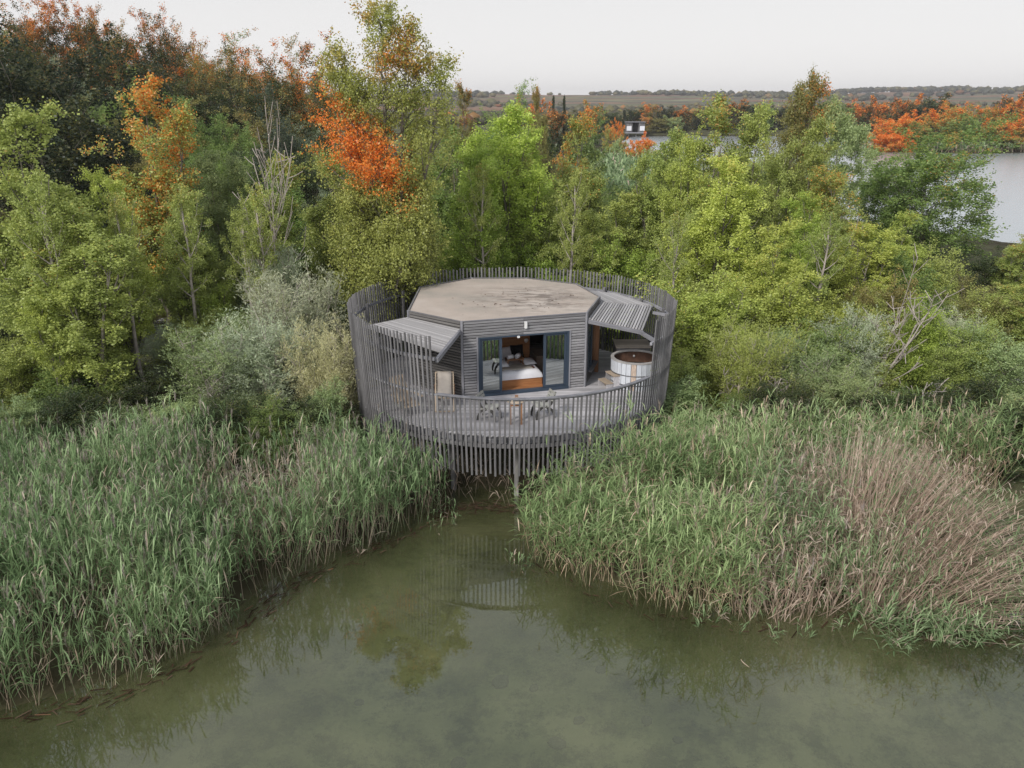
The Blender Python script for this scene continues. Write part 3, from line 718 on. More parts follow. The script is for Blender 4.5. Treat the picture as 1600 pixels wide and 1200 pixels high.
# ------------------------------------------------------------ furniture on the terrace
def curve_leg(pts, w, t):
    """flat curved plank: pts in the xz plane (x, z), width w in plane, thickness t in y"""
    V, Fc = [], []; P = np.array(pts, float); T = np.gradient(P, axis=0); T /= np.linalg.norm(T, axis=1)[:, None]; Nn = np.stack([-T[:, 1], T[:, 0]], 1)
    ww = np.broadcast_to(w, (len(P),))
    for p, n_, wi in zip(P, Nn, ww):
        for s, y_ in ((-1, -t / 2), (1, -t / 2), (1, t / 2), (-1, t / 2)): V.append((p[0] + n_[0] * s * wi / 2, y_, p[1] + n_[1] * s * wi / 2))
    for i in range(len(P) - 1):
        b = i * 4
        for k in range(4): Fc.append((b + k, b + (k + 1) % 4, b + 4 + (k + 1) % 4, b + 4 + k))
    b = (len(P) - 1) * 4; Fc += [(0, 3, 2, 1), (b, b + 1, b + 2, b + 3)]
    return V, Fc
_cl = {}
def legmesh(key, pts, w, t, mat):
    if key not in _cl: V, Fc = curve_leg(pts, w, t); _cl[key] = pymesh(key, V, Fc, mat)
    return _cl[key]
def garden_chair(label, x, y, rz):
    """local +x is the way the sitter looks"""
    t = thing('garden_chair', label, 'chair', (x, y, ZD), rz, 'slatted garden chairs')
    for s in (-1, 1):
        add('leg', legmesh('front_leg', [(.30, 0), (.30, .12), (.27, .24), (.2, .34), (.1, .40)], [.05, .06, .07, .08, .08], .045, M_chairdark), t, (0, s * .22, 0))
        add('leg', legmesh('back_leg', [(-.30, 0), (-.27, .14), (-.2, .28), (-.1, .36), (0, .40)], [.05, .06, .07, .08, .08], .045, M_chairdark), t, (0, s * .22, 0))
        add('backrest_stile', legmesh('stile', [(-.14, .36), (-.22, .5), (-.28, .66), (-.35, .84)], [.07, .06, .05, .04], .035, M_chairdark), t, (0, s * .17, 0))
    for k in range(5): box('seat_slat', (.085, .52, .022), (.26 - k * .102, 0, .442 - k * .012), M_chair, t, (0, .1, 0))
    for k in range(3): box('backrest_slat', (.02, .5, .082), (-.235 - k * .036, 0, .60 + k * .098), M_chair, t, (0, -.38, 0))
    return t
garden_chair('grey slatted chair left of the small table, its back to the railing on the left', -.72, 24.25, R_(-22))
garden_chair('grey slatted chair right of the small table, turned towards it', .98, 24.45, R_(200))
tb = thing('side_table', 'small round orange-brown wooden table between the two slatted chairs', 'table', (.12, 23.95, ZD))
add('table_top', lathe([(.001, .70), (.27, .70), (.285, .715), (.27, .735), (.001, .735)], 28, M_pale, 'table_top', False), tb)
for sx_, sy_ in ((-1, -1), (1, -1), (1, 1), (-1, 1)): box('leg', (.055, .055, .70), (sx_ * .17, sy_ * .17, .35), M_teak, tb)
box('crossbar', (.3, .03, .05), (0, -.17, .62), M_teak, tb); box('crossbar', (.3, .03, .05), (0, .17, .62), M_teak, tb)
lan = thing('small_lantern', 'small brown lantern box standing on the round table', 'lantern', (.14, 23.98, ZD + .737))
box('lantern_base', (.1, .1, .02), (0, 0, .01), M_teak, lan); box('lantern_top', (.1, .1, .02), (0, 0, .13), M_teak, lan)
for sx_ in (-1, 1):
    for sy_ in (-1, 1): box('lantern_post', (.014, .014, .1), (sx_ * .04, sy_ * .04, .07), M_teak, lan)
box('candle', (.05, .05, .07), (0, 0, .055), M_rust, lan)
dc = thing('canvas_deckchair', 'folding deckchair with beige canvas sling, beside the cabin corner', 'deckchair', (-2.2, 25.5, ZD), R_(4))
for s in (-1, 1):
    bar('frame_rail', (s * .29, -.75, .06), (s * .29, .66, .92), .04, .045, M_pale, dc)
    bar('frame_rail', (s * .25, .62, .02), (s * .25, -.42, .42), .04, .045, M_pale, dc)
    bar('prop', (s * .32, .5, .02), (s * .32, .2, .64), .03, .035, M_teak, dc)
for a, b in (((-.29, .66, .92), (.29, .66, .92)), ((-.25, -.42, .42), (.25, -.42, .42)), ((-.29, -.75, .06), (.29, -.75, .06)), ((-.25, .62, .02), (.25, .62, .02))): bar('crossbar', a, b, .035, .04, M_pale, dc)
V, Fc = [], []
for i in range(13):
    t_ = i / 12; yv = .66 - 1.08 * t_; z = .94 * (1 - t_) + .44 * t_ - .17 * math.sin(math.pi * min(1, t_ * 1.02)) * (1 if t_ < 1 else 1)
    for s in (-.23, -.08, .08, .23): V.append((s, yv, z + .02 * (abs(s) > .1)))
    if i:
        for k in range(3): a = (i - 1) * 4 + k; Fc.append((a, a + 1, a + 5, a + 4))
m = pymesh('sling', V, Fc, M_canvas, True); o = add('sling', m, dc); sm = o.modifiers.new('solid', 'SOLIDIFY'); sm.thickness = .008
lc = thing('slatted_lounger', 'pale slatted reclining chair behind the tall slats on the left', 'lounger', (-3.45, 25.0, ZD), R_(35))
for k in range(6): box('back_slat', (.07, .035, .95), (-.25 + k * .1, .32, .62), M_pale, lc, (R_(-32), 0, 0))
for k in range(7): box('seat_slat', (.6, .07, .025), (0, .05 - k * .1, .34 - k * .004), M_pale, lc)
for s in (-1, 1):
    box('side_rail', (.03, .85, .08), (s * .32, -.2, .29), M_chair, lc)
    for yy in (-.55, .15): box('leg', (.05, .05, .3), (s * .32, yy, .15), M_chair, lc)
    box('armrest', (.09, .75, .025), (s * .36, -.15, .56), M_pale, lc); box('arm_post', (.05, .05, .26), (s * .36, -.45, .42), M_chair, lc)
#VEG

# ------------------------------------------------------------ trees and shrubs
def skel(r, Ht, Rd, base, nprim, elev, prof, nsub, nter, trunk_r, lean=(0, 0), stems=1, ter_len=.45, curve=.35, leaders=None):
    """trunk, limbs and twigs; returns tube lines and an array of leafy twigs (start, end)"""
    lines, tw = [], []
    def wob(n, a): return np.cumsum(r.normal(0, a, (n, 3)), 0) * np.array([1, 1, .3])
    axes = []
    if leaders is None:
        for s in range(stems):
            n = 9; t = np.linspace(0, 1, n)
            th = r.uniform(0, 6.28); sprd = 0 if stems == 1 else r.uniform(.25, .8) * Rd
            P = np.stack([lean[0] * t ** 1.3 + sprd * math.cos(th) * t ** 1.1, lean[1] * t ** 1.3 + sprd * math.sin(th) * t ** 1.1, Ht * t * (1 if stems == 1 else r.uniform(.75, .98))], 1)
            w = wob(n, .012 * Ht); w -= w[0]; P = P + w * .6; rr = trunk_r / stems ** .5 * (1 - .9 * t)
            lines.append((P, np.maximum(rr, .006))); axes.append((P, 1.0 if stems == 1 else .62))
    else:
        for (tp, rs, b0) in leaders:       # top point, spread of this leader, height where it leaves the trunk
            n = 9; t = np.linspace(0, 1, n); tp = np.array(tp, float); st = np.array([0, 0, b0 * Ht])
            P = st + (tp - st) * t[:, None]; P[:, :2] = st[:2] + (tp - st)[:2] * (t ** .75)[:, None]
            w = wob(n, .01 * Ht); w -= w[0]; P = P + w * .5
            lines.append((P, np.maximum(trunk_r * .6 * (1 - .93 * t), .01))); axes.append((P, rs))
        t = np.linspace(0, 1, 5); lines.append((np.stack([0 * t, 0 * t, Ht * .5 * t], 1), trunk_r * (1 - .35 * t)))
    for P, rs in axes:
        npr = max(6, int(nprim * (rs if leaders is None or True else 1)))
        for i in range(npr):
            f = (i + r.random()) / npr; t0 = base + (1 - base) * f * .97
            k = t0 * (len(P) - 1); k0 = min(int(k), len(P) - 2); st = P[k0] * (1 - k + k0) + P[k0 + 1] * (k - k0)
            az = i * 2.4 + r.uniform(-.5, .5); L = Rd * rs * prof(f) * r.uniform(.65, 1.15); el = elev[0] + (elev[1] - elev[0]) * f + r.normal(0, .13)
            d = np.array([math.cos(az) * math.cos(el), math.sin(az) * math.cos(el), math.sin(el)])
            L3 = L / max(.35, math.cos(el)); tt = np.linspace(0, 1, 5)[:, None]
            B = st + d * L3 * tt + np.array([0, 0, 1]) * L3 * curve * tt ** 2 + wob(5, .02 * L3)
            lines.append((B, np.linspace(max(.012, trunk_r * .32 * (1 - .7 * f)), .006, 5)))
            for j in range(nsub):
                u = .25 + .75 * (j + r.random()) / nsub; q = u * 4; q0 = min(int(q), 3); s0 = B[q0] * (1 - q + q0) + B[q0 + 1] * (q - q0)
                dd = d * .5 + r.normal(0, .55, 3) + np.array([0, 0, .25]); dd /= np.linalg.norm(dd); Ls = L3 * .38 * (1.15 - .5 * u) * r.uniform(.7, 1.3) + .12
                S = s0 + dd * Ls * np.linspace(0, 1, 3)[:, None] + np.array([0, 0, .12 * Ls]) * (np.linspace(0, 1, 3) ** 2)[:, None]
                lines.append((S, np.array([.008, .006, .003]) * (1 + trunk_r)))
                for m_ in range(nter):
                    v = .15 + .85 * r.random(); e0 = S[0] + (S[2] - S[0]) * v; de = dd * .6 + r.normal(0, .6, 3) + np.array([0, 0, .2]); de /= np.linalg.norm(de)
                    tw.append(np.concatenate([e0, e0 + de * ter_len * r.uniform(.5, 1.2)]))
    return lines, np.array(tw)

def leaves(r, tw, n, size, aspect, scatter, align=0.0, updir=.3):
    k = r.integers(0, len(tw), n); t = r.random(n)[:, None]
    a, b = tw[k, :3], tw[k, 3:]
    Cn = a + (b - a) * t + r.normal(0, scatter, (n, 3))
    if align > 0:
        T = (b - a) / (np.linalg.norm(b - a, axis=1)[:, None] + 1e-9); D = T * align + r.normal(0, 1 - align * .6, (n, 3)) + np.array([0, 0, updir])
    else: D = r.normal(0, 1, (n, 3)) + np.array([0, 0, -.25])
    D /= np.linalg.norm(D, axis=1)[:, None]
    X = np.cross(D, r.normal(0, 1, (n, 3)) + np.array([0, .0, .5])); X /= np.linalg.norm(X, axis=1)[:, None] + 1e-9
    s = size * r.uniform(.6, 1.3, n)[:, None]
    V = np.stack([Cn - D * s * .5, Cn + X * s * aspect * .5, Cn + D * s * .5, Cn - X * s * aspect * .5], 1).reshape(-1, 3)
    return V, np.arange(n * 4).reshape(-1, 4), Cn, k
TREES = {}
def thick(lines, m): return [(P, np.maximum(np.asarray(rr_), m)) for P, rr_ in lines]
def variant(key, seed, nl, size, aspect, scatter, mat=M_leaf, align=0, bark=M_bark, sun_paint_fn=None, sides=5, **kw):
    r = np.random.default_rng(seed)
    lines, tw = skel(r, **kw)
    if not nl: lines = thick(lines, .016)
    if key[:4] == 'pole': lines[0] = (lines[0][0], np.maximum(lines[0][1], .05))
    V, Qd = tubes(lines, sides if len(lines) < 500 else 3)
    tm = mesh(key + '_trunk', V, Qd, mat=bark, smooth=True); cm = None
    if nl:
        LV, LQ, Cn, k = leaves(r, tw, nl, size, aspect, scatter, align)
        tr = r.random(len(tw))
        rd = np.clip(.55 * r.random(nl) + .45 * tr[k], 0, 1)
        if sun_paint_fn is None:
            h = (Cn[:, 2] - Cn[:, 2].min()) / (np.ptp(Cn[:, 2]) + 1e-9); au = np.clip(.12 + .60 * h + .2 * fbm(Cn[:, 0] * 1., Cn[:, 1] + Cn[:, 2], seed, 3, 1.2) + .12 * (Cn[:, 0] < 0) + r.normal(0, .15, nl), 0, 1)  # painted low sun strengthens towards the crown top
        else: au = sun_paint_fn(Cn, r)
        cm = mesh(key + '_crown', LV, LQ, mat=mat, fattr={'rnd': rd, 'aut': au})  # aut: painted low sun per leaf
    if nl: Hh = float(np.percentile(LV[:, 2], 99.8)); Rr = float(np.percentile(np.hypot(LV[:, 0] - LV[:, 0].mean(), LV[:, 1] - LV[:, 1].mean()), 94))
    else: Hh = float(V[:, 2].max()); Rr = float(np.percentile(np.hypot(V[:, 0], V[:, 1]), 97))
    TREES[key] = (tm, cm, Hh, Rr); return TREES[key]
p_pop = lambda f: (.55 + .9 * f) if f < .35 else .87 * (1.02 - (f - .35) / .72) + .06
p_round = lambda f: math.sqrt(max(.05, 1 - (2 * f - .85) ** 2 / 1.45))
p_bush = lambda f: .95 - .55 * f
p_col = lambda f: .9 - .5 * f
for i in range(4):
    q_ = np.random.default_rng(200 + i); ld_ = [((0, 0, 9.0), .95, .1)]
    for k_ in range(6):
        th_ = k_ * 1.05 + q_.uniform(-.3, .3); rr_ = q_.uniform(.6, 1.5); ld_.append(((rr_ * math.cos(th_), rr_ * math.sin(th_), q_.uniform(4.2, 8.6)), q_.uniform(.5, .75), q_.uniform(.04, .3)))
    variant('poplar%d' % i, 20 + i, 58000, .072, .8, .075, Ht=9, Rd=1.35, base=.1, nprim=12, elev=(.55, 1.25), prof=p_pop, nsub=5, nter=3, trunk_r=.13, ter_len=.5, curve=.5, leaders=ld_)
for i in range(3):
    variant('leggy%d' % i, 60 + i, 34000, .075, .8, .085, Ht=9, Rd=1.8, base=.42, nprim=16, elev=(.35, .9), prof=p_pop, nsub=6, nter=4, trunk_r=.09, ter_len=.5, stems=3)
for i in range(2):
    variant('pole%d' % i, 110 + i, 9000, .07, .8, .08, bark=M_deadbark, Ht=9, Rd=1.3, base=.5, nprim=16, elev=(.5, 1.2), prof=p_pop, nsub=4, nter=3, trunk_r=.16, ter_len=.45)
for i in range(3):
    variant('oak%d' % i, 30 + i, 46000, .15, .75, .17, Ht=9, Rd=4.3, base=.1, nprim=40, elev=(.1, 1.1), prof=p_round, nsub=7, nter=4, trunk_r=.2, ter_len=.9, curve=.15, lean=(.4, 0))
for i in range(3):
    variant('bush%d' % i, 40 + i, 36000, .055, .75, .07, M_leafs, Ht=3, Rd=1.6, base=.04, nprim=18, elev=(.3, 1.2), prof=p_bush, nsub=6, nter=4, trunk_r=.05, stems=4, ter_len=.4, curve=.25)
for i in range(3):
    variant('willow%d' % i, 50 + i, 30000, .10, .2, .05, M_leafs, align=.85, bark=M_deadbark, Ht=3.4, Rd=1.5, base=.22, nprim=20, elev=(.5, 1.2), prof=p_bush, nsub=6, nter=5, trunk_r=.05, stems=5, ter_len=.5, curve=.3)
for i in range(3):
    variant('far%d' % i, 70 + i, 7000, .42, .85, .3, Ht=9, Rd=4.6, base=.03, nprim=26, elev=(.1, 1.1), prof=p_round, nsub=5, nter=3, trunk_r=.2, ter_len=1.1, curve=.15, sides=3)
variant('cypress', 77, 5000, .35, .6, .2, Ht=10, Rd=1.0, base=.02, nprim=30, elev=(.8, 1.3), prof=p_col, nsub=3, nter=3, trunk_r=.12, ter_len=.5, sides=3)
variant('dead0', 80, 0, 0, 0, 0, bark=M_deadbark, Ht=7, Rd=1.7, base=.45, nprim=18, elev=(.7, 1.15), prof=lambda f: 1.1 - .5 * f, nsub=5, nter=1, trunk_r=.12, curve=.25, sides=4)
variant('dead1', 81, 0, 0, 0, 0, bark=M_deadbark, Ht=5.5, Rd=2.0, base=.25, nprim=14, elev=(.5, 1.1), prof=lambda f: 1.1 - .4 * f, nsub=6, nter=1, trunk_r=.14, curve=.3, lean=(1.7, 0), stems=2, sides=4)
variant('twigs0', 82, 0, .08, .7, .1, M_leafs, bark=M_deadbark, Ht=2.6, Rd=1.6, base=.05, nprim=14, elev=(.5, 1.2), prof=p_bush, nsub=5, nter=1, trunk_r=.04, stems=6, sides=3)
# the tall poplar: several leaders, low orange sunlight painted on one flank
def big_sun_paint(Cn, r):
    x, z = Cn[:, 0], Cn[:, 2]
    # a broad diagonal sash of painted sunlight on its left flank
    c = 11.2 - .62 * (x + 2.2); d = np.abs(z - c) / 1.35
    side = 1 / (1 + np.exp((x - 1.0) / .4)); front = 1 / (1 + np.exp((Cn[:, 1] - .6) / .6))
    a = side * np.clip(1.5 - d, 0, 1) * front
    top = np.clip((z - 11.5) / 5.5, 0, .36) * (r.random(len(x)) > .4)
    a = a * (.62 + .5 * r.random(len(x)))
    return np.clip(a * 1.05 + top + .12 * fbm(x, z, 4, 4, 1.6) + r.normal(0, .22, len(x)) * (a > .1), 0, 1)
BX, BY = -5.15, 33.9
BH = 15.4
variant('bigpoplar', 90, 170000, .088, .85, .10, sun_paint_fn=big_sun_paint, Ht=BH, Rd=2.1, base=.18, nprim=30, elev=(.25, .95), prof=p_pop, nsub=7, nter=3, trunk_r=.24, ter_len=.6,
        leaders=[((-1.9, -.3, 14.1), .95, .12), ((.2, .2, 15.6), 1.0, .3), ((1.35, -.3, 14.9), .9, .22), ((2.6, .2, 13.7), .75, .2), ((-.7, -.8, 13.2), .8, .2), ((.9, -1.1, 9.0), .9, .1), ((-1.6, -1.2, 8.0), .9, .08), ((1.8, -1.0, 7.2), .85, .08), ((.2, -1.9, 6.6), .8, .06), ((.9, -2.4, 6.2), .6, .1), ((-.4, -2.5, 6.0), .6, .1), ((1.9, -2.0, 7.4), .6, .12), ((-1.2, -2.0, 6.4), .6, .1), ((1.0, -3.3, 5.9), .5, .12), ((.1, -3.5, 5.7), .5, .12), ((1.7, -2.9, 6.3), .5, .14)])

COL = dict(olive=(.235, .28, .082), yellow=(.31, .36, .09), bright=(.27, .36, .075), mid=(.15, .22, .065), dark=(.06, .095, .04), vdark=(.035, .058, .035), silver=(.34, .38, .27),
           grey=(.20, .24, .16), cream=(.42, .42, .25), brown=(.17, .16, .06), blue=(.085, .13, .095), sage=(.22, .28, .13))
def tree(key, x, Y, topz=None, width=None, col='olive', aut=0.0, label='', cat='tree', group=None, name=None, rz=None, base=None, crown=True, sx=None):  # aut: how far low orange sun is painted into the crown
    tm, cm, Hh, Rd = TREES[key]; gz = h1(x, Y) if base is None else base
    hs_ = (topz - gz) / Hh; ws = hs_ if width is None else width / (2 * Rd)
    rz = rnd.uniform(0, 6.28) if rz is None else rz
    nm = name or ('tree' if cat == 'tree' else 'shrub')
    t = thing(nm, label, cat, (x, Y, gz - .05), 0, group)
    o = bpy.data.objects.new('trunk' if cat == 'tree' else 'stems', tm); link(o, t)
    o.scale = (ws, ws, hs_); o.rotation_euler = (0, 0, rz)
    if cm is not None and crown:
        o = bpy.data.objects.new('crown' if cat == 'tree' else 'foliage', cm); link(o, t); o.scale = (ws, ws, hs_); o.rotation_euler = (0, 0, rz)
        c = COL[col] if isinstance(col, str) else col; j = (1.0 if col in ('dark', 'vdark', 'blue') else 1.25 if col == 'mid' and cat != 'tree' else 1.75) * rnd.uniform(.86, 1.12); o.color = (c[0] * j * rnd.uniform(.95, 1.05), c[1] * j, c[2] * j, aut)
    return t
def ptree(key, px, py, Y, wpx, col, label, aut=0.0, cat='tree', group=None, **kw):  # aut: amount of painted low sun
    x, z = at_y(px, py, Y); d = Y * cp - (z - HC) * sp
    return tree(key, x, Y, z, wpx * d / F if wpx else None, col, aut, label, cat, group, **kw)

t = tree('bigpoplar', BX, BY, at_y(610, 6, BY)[1], None, 'olive', .98, 'tallest poplar, behind the cabin at its left end, with a painted sash of orange sunlight', 'tree', name='poplar_tree', rz=0)
for c_ in t.children:
    if c_.name.startswith('crown'): c_.color = (.39, .43, .12, 1.2)
PT_ = [  # key, px, py top, Y, width px, colour, painted low sun, label
 ('poplar0', 215, 122, 37.5, 190, 'olive', .72, 'poplar with a bright sun-painted orange top, second broadleaf from the left edge'),
 ('poplar1', 15, 165, 29.5, 260, 'olive', .12, 'yellow-green poplar at the left edge with a leaning bare trunk'),
 ('poplar2', 110, 330, 27.5, 250, 'olive', .16, 'low yellow-green poplar overhanging the left reed bed'),
 ('poplar3', 285, 300, 33, 150, 'olive', .12, 'slim poplar with a pale trunk left of the bleached dead tree'),
 ('leggy0', 385, 245, 34.5, 165, 'olive', .12, 'thin many-stemmed poplar below the bleached dead tree'),
 ('leggy1', 330, 235, 40, 150, 'sage', .0, 'pale grey-green poplar behind the many-stemmed one'),
 ('leggy2', 455, 270, 39, 130, 'mid', .0, 'green many-stemmed tree between the dead tree and the tallest poplar'),
 ('poplar1', 520, 240, 38, 150, 'olive', .25, 'green poplar tucked against the left side of the tallest poplar'),
 ('poplar2', 790, 165, 40, 190, 'bright', .05, 'fresh green poplar directly behind the middle of the cabin roof'),
 ('poplar0', 705, 200, 43, 150, 'mid', .1, 'mid green poplar just right of the tallest poplar'),
 ('poplar3', 745, 230, 37.6, 150, 'bright', .03, 'light green poplar behind the left half of the roof'),
 ('poplar1', 903, 182, 44, 125, 'olive', .62, 'poplar with orange tips behind the right end of the roof'),
 ('leggy0', 850, 250, 39, 120, 'olive', .1, 'thin green poplar behind the roof centre, left of the orange-tipped one'),
 ('poplar2', 930, 330, 37.8, 130, 'olive', .1, 'low olive poplar behind the right half of the fence'),
 ('poplar3', 985, 300, 40.5, 150, 'olive', .1, 'olive poplar below the distant green reed bed'),
 ('poplar0', 1120, 152, 41, 190, 'olive', .28, 'broad olive poplar right of the gap to the far lake'),
 ('poplar2', 1048, 205, 40, 150, 'olive', .15, 'olive poplar on the right edge of the gap to the far lake'),
 ('poplar1', 1187, 165, 40, 140, 'olive', .12, 'yellow-green poplar right of the broad olive one'),
 ('poplar3', 1140, 245, 35.5, 190, 'yellow', .08, 'bright yellow-green poplar standing over the right side of the fence'),
 ('poplar1', 1215, 345, 33, 150, 'yellow', .16, 'brightest yellow poplar right of the fence, its crown hanging outwards'),
 ('leggy2', 1240, 112, 52, 100, 'brown', .45, 'thin tree with a reddish top rising above the horizon on the right'),
 ('leggy1', 1320, 150, 52, 130, 'sage', .1, 'pale grey-green tree against the far lake, right of the reddish-topped one'),
 ('poplar0', 1310, 262, 41, 150, 'olive', .4, 'olive poplar with a small orange top right of the yellow poplars'),
 ('poplar2', 1272, 185, 44, 130, 'olive', .2, 'olive poplar in front of the reddish-topped thin tree'),
 ('oak1', 1405, 225, 60, 120, 'mid', .0, 'dark green tree with open branches against the bright lake'),
 ('oak0', 1478, 182, 57, 225, 'mid', .2, 'large windswept green tree standing in front of the lake on the right'),
 ('poplar1', 1415, 330, 40, 110, 'yellow', .22, 'small yellow-green poplar below the windswept tree'),
 ('poplar3', 1350, 350, 37, 150, 'yellow', .15, 'yellowish poplar behind the bleached leaning dead tree'),
 ('poplar2', 1605, 365, 43, 110, 'olive', .5, 'yellow and orange poplar cut by the right edge'),
 ('poplar0', 1585, 440, 34, 150, 'olive', .2, 'low olive tree at the right edge above the gravel'),
 ('oak2', 25, -40, 46, 330, 'vdark', .0, 'very dark evergreen filling the upper left corner'),
 ('oak1', 95, 130, 50, 200, 'vdark', .0, 'dark evergreen behind the yellow-green poplar at the left edge'),
 ('oak0', 440, 60, 78, 150, 'dark', .55, 'round dark tree with a sun-painted orange top left of the tallest poplar'),
 ('oak2', 435, 135, 58, 130, 'blue', .0, 'grey-green tree behind the bleached dead tree'),
 ('oak1', 490, 180, 52, 110, 'dark', .0, 'dark green tree in the hollow left of the tallest poplar'),
 ('poplar1', 725, 130, 62, 60, 'brown', .5, 'small russet tree right of the tallest poplar'),
 ('oak2', 785, 132, 75, 110, 'mid', .1, 'rounded green tree on the skyline right of the tallest poplar'),
 ('leggy0', 843, 136, 70, 40, 'brown', .3, 'thin sparse tree on the skyline behind the cabin'),
 ('poplar1', 165, 265, 31, 130, 'yellow', .1, 'slender yellow-green poplar between the orange-topped one and the left edge'),
 ('leggy1', 70, 420, 26.8, 120, 'yellow', .12, 'low leaning yellow-green tree over the back of the left reeds'),
 ('poplar0', 660, 190, 46, 120, 'olive', .1, 'slender olive poplar showing through right of the tallest poplar'),
 ('poplar3', 830, 200, 42, 110, 'bright', .08, 'slender light green poplar above the right part of the roof'),
 ('poplar2', 1085, 215, 37.5, 120, 'yellow', .1, 'tall slender yellow-green poplar just outside the fence on the right'),
 ('poplar0', 1075, 300, 37, 110, 'olive', .1, 'slender olive poplar above the back right of the fence'),
 ('poplar3', 1265, 300, 37, 110, 'bright', .1, 'slender bright green poplar between the yellow one and the bare twiggy tree'),
 ('leggy0', 1130, 420, 31, 100, 'yellow', .1, 'thin yellow-green tree bent over the right fence'),
 ('oak1', 1545, 372, 44, 130, 'dark', .0, 'dark green tree in front of the lake at the right edge'),
]
for (key, px, py, Y, w, col, aut, lab) in PT_:
    if key[:3] in ('pop', 'leg'): w = w * .70
    ptree(key, px, py, Y, w, col, lab, aut, name='oak_tree' if key[:3] == 'oak' else 'poplar_tree')
ptree('dead0', 412, 148, 33.2, 115, 'olive', 'bleached dead tree with bare upswept branches, left of the tallest poplar', name='dead_tree')
ptree('dead1', 1390, 375, 29.5, 170, 'olive', 'leaning bleached dead tree with forked bare branches, right of the yellow poplars', name='dead_tree', rz=0)
ptree('twigs0', 1335, 330, 38, 110, 'olive', 'bare grey twiggy tree behind the leaning dead tree', name='dead_tree', cat='tree')
ptree('dead0', 130, 330, 33, 70, 'olive', 'bare grey tree between the two leftmost poplars', name='dead_tree', cat='tree')

# hillside wood on the left: every crown a tree
HG = 'wooded slope on the left'
hill = []
rs = random.Random(5)
cols_h = ['dark', 'dark', 'mid', 'blue', 'brown', 'vdark', 'grey', 'dark']
nm_h = dict(dark='dark green', mid='mid green', blue='blue-green', brown='brownish green', vdark='blackish green', grey='grey-green')
rows = [(100, [(-5, 15), (60, -5), (120, 18), (170, 32), (225, 38), (262, 52), (300, 58), (338, 72), (380, 86)], .66, 108),
        (86, [(20, 40), (80, 55), (140, 62), (200, 72), (255, 78), (310, 92), (355, 100), (475, 75)], .42, 108),
        (72, [(50, 105), (115, 108), (175, 112), (235, 112), (290, 112), (345, 122), (400, 135)], .12, 110),
        (62, [(100, 165), (160, 160), (250, 155), (305, 160), (352, 175), (455, 200)], .0, 115),
        (53, [(60, 215), (140, 215), (290, 205), (340, 215), (400, 235), (470, 235)], .0, 110),
        (47, [(130, 275), (200, 280), (260, 250), (320, 270), (370, 290), (430, 290), (485, 300), (540, 300)], .0, 110),
        (42, [(20, 330), (180, 350), (240, 340), (300, 350), (370, 360), (440, 360), (500, 370)], .0, 100)]
for ri, (Y, pts, aut, w) in enumerate(rows):  # aut: amount of painted low sun
    for k, (px, py) in enumerate(pts):
        c = rs.choice(cols_h) if ri else rs.choice(['dark', 'brown', 'mid'])
        a = aut * rs.uniform(.85, 1.15) if aut else 0
        where = ['along the skyline', 'just under the skyline', 'high on the slope', 'halfway down the slope', 'low on the slope', 'at the foot of the slope', 'behind the left poplars'][ri]
        lab = '%s tree %s%s, %s there' % (nm_h[c], 'with sun-painted orange top ' if a > .3 else '', where, ['leftmost', 'second from the left', 'third from the left', 'fourth from the left', 'fifth from the left', 'sixth from the left', 'seventh from the left', 'eighth from the left', 'ninth from the left'][k])
        ptree('oak%d' % rs.randrange(3), px + rs.uniform(-8, 8), py - (22 if ri < 2 else 8) + rs.uniform(-8, 8), Y + rs.uniform(-3, 3), w * rs.uniform(.85, 1.2), c, lab, a, group=HG, name='hillside_tree')

POLES = [(282, 285, 31.2, 70, 'pole0', 'thin pale-trunked birch-like tree left of the bleached dead tree'), (52, 250, 27.4, 90, 'pole1', 'pale-trunked thin tree near the left edge'),
 (372, 300, 31.5, 60, 'pole1', 'left one of two thin trunks below the bleached dead tree'), (398, 285, 31.8, 60, 'pole0', 'right one of two thin trunks below the bleached dead tree'),
 (752, 255, 36.2, 60, 'pole0', 'thin pale-trunked tree behind the left half of the roof'), (898, 250, 36.5, 60, 'pole1', 'thin pale-trunked tree behind the right half of the roof'),
 (1062, 330, 32.5, 60, 'pole0', 'thin pale-trunked tree just outside the fence on the right'), (1300, 320, 34, 70, 'pole1', 'thin pale-trunked tree left of the leaning dead tree'), (180, 300, 29.5, 70, 'pole0', 'thin pale-trunked tree in front of the orange-topped poplar')]
for px, py, Y, w, key, lab in POLES: ptree(key, px, py, Y, w, 'olive', lab, .1, name='slender_tree')
# shrubs and understorey
def P_(key, px, py, Y, w, col, lab, aut=0., group=None, cat='shrub', name=None): return ptree(key, px, py, Y, w, col, lab, aut, cat=cat, group=group, name=name)  # aut: amount of painted low sun
P_('willow0', 335, 495, 27.4, 155, 'sage', 'feathery green willow shrub behind the left reeds, left of its darker neighbour', name='willow_shrub')
P_('willow1', 400, 478, 27.6, 145, 'silver', 'feathery pale grey-green willow shrub in the middle of the left thicket', name='willow_shrub')
P_('willow2', 462, 412, 29.8, 150, 'silver', 'tall silvery willow shrub left of the fence', name='willow_shrub')
P_('willow0', 510, 495, 26.8, 120, 'cream', 'straw-coloured willow shrub touching the left side of the fence', name='willow_shrub')
P_('willow1', 262, 505, 30.5, 80, 'silver', 'silvery willow shrub by the pale gravel on the left', name='willow_shrub')
P_('willow2', 420, 375, 33.0, 90, 'silver', 'silvery willow shrub below the bleached dead tree', name='willow_shrub')
P_('bush0', 315, 440, 32, 90, 'bright', 'bright green bush under the slim pale-trunked poplar', name='bush')
P_('willow0', 1480, 480, 31, 100, 'silver', 'silvery willow shrub right of the leaning dead tree', name='willow_shrub')
P_('willow1', 1330, 480, 30, 110, 'silver', 'silvery willow shrub left of the leaning dead tree', name='willow_shrub')
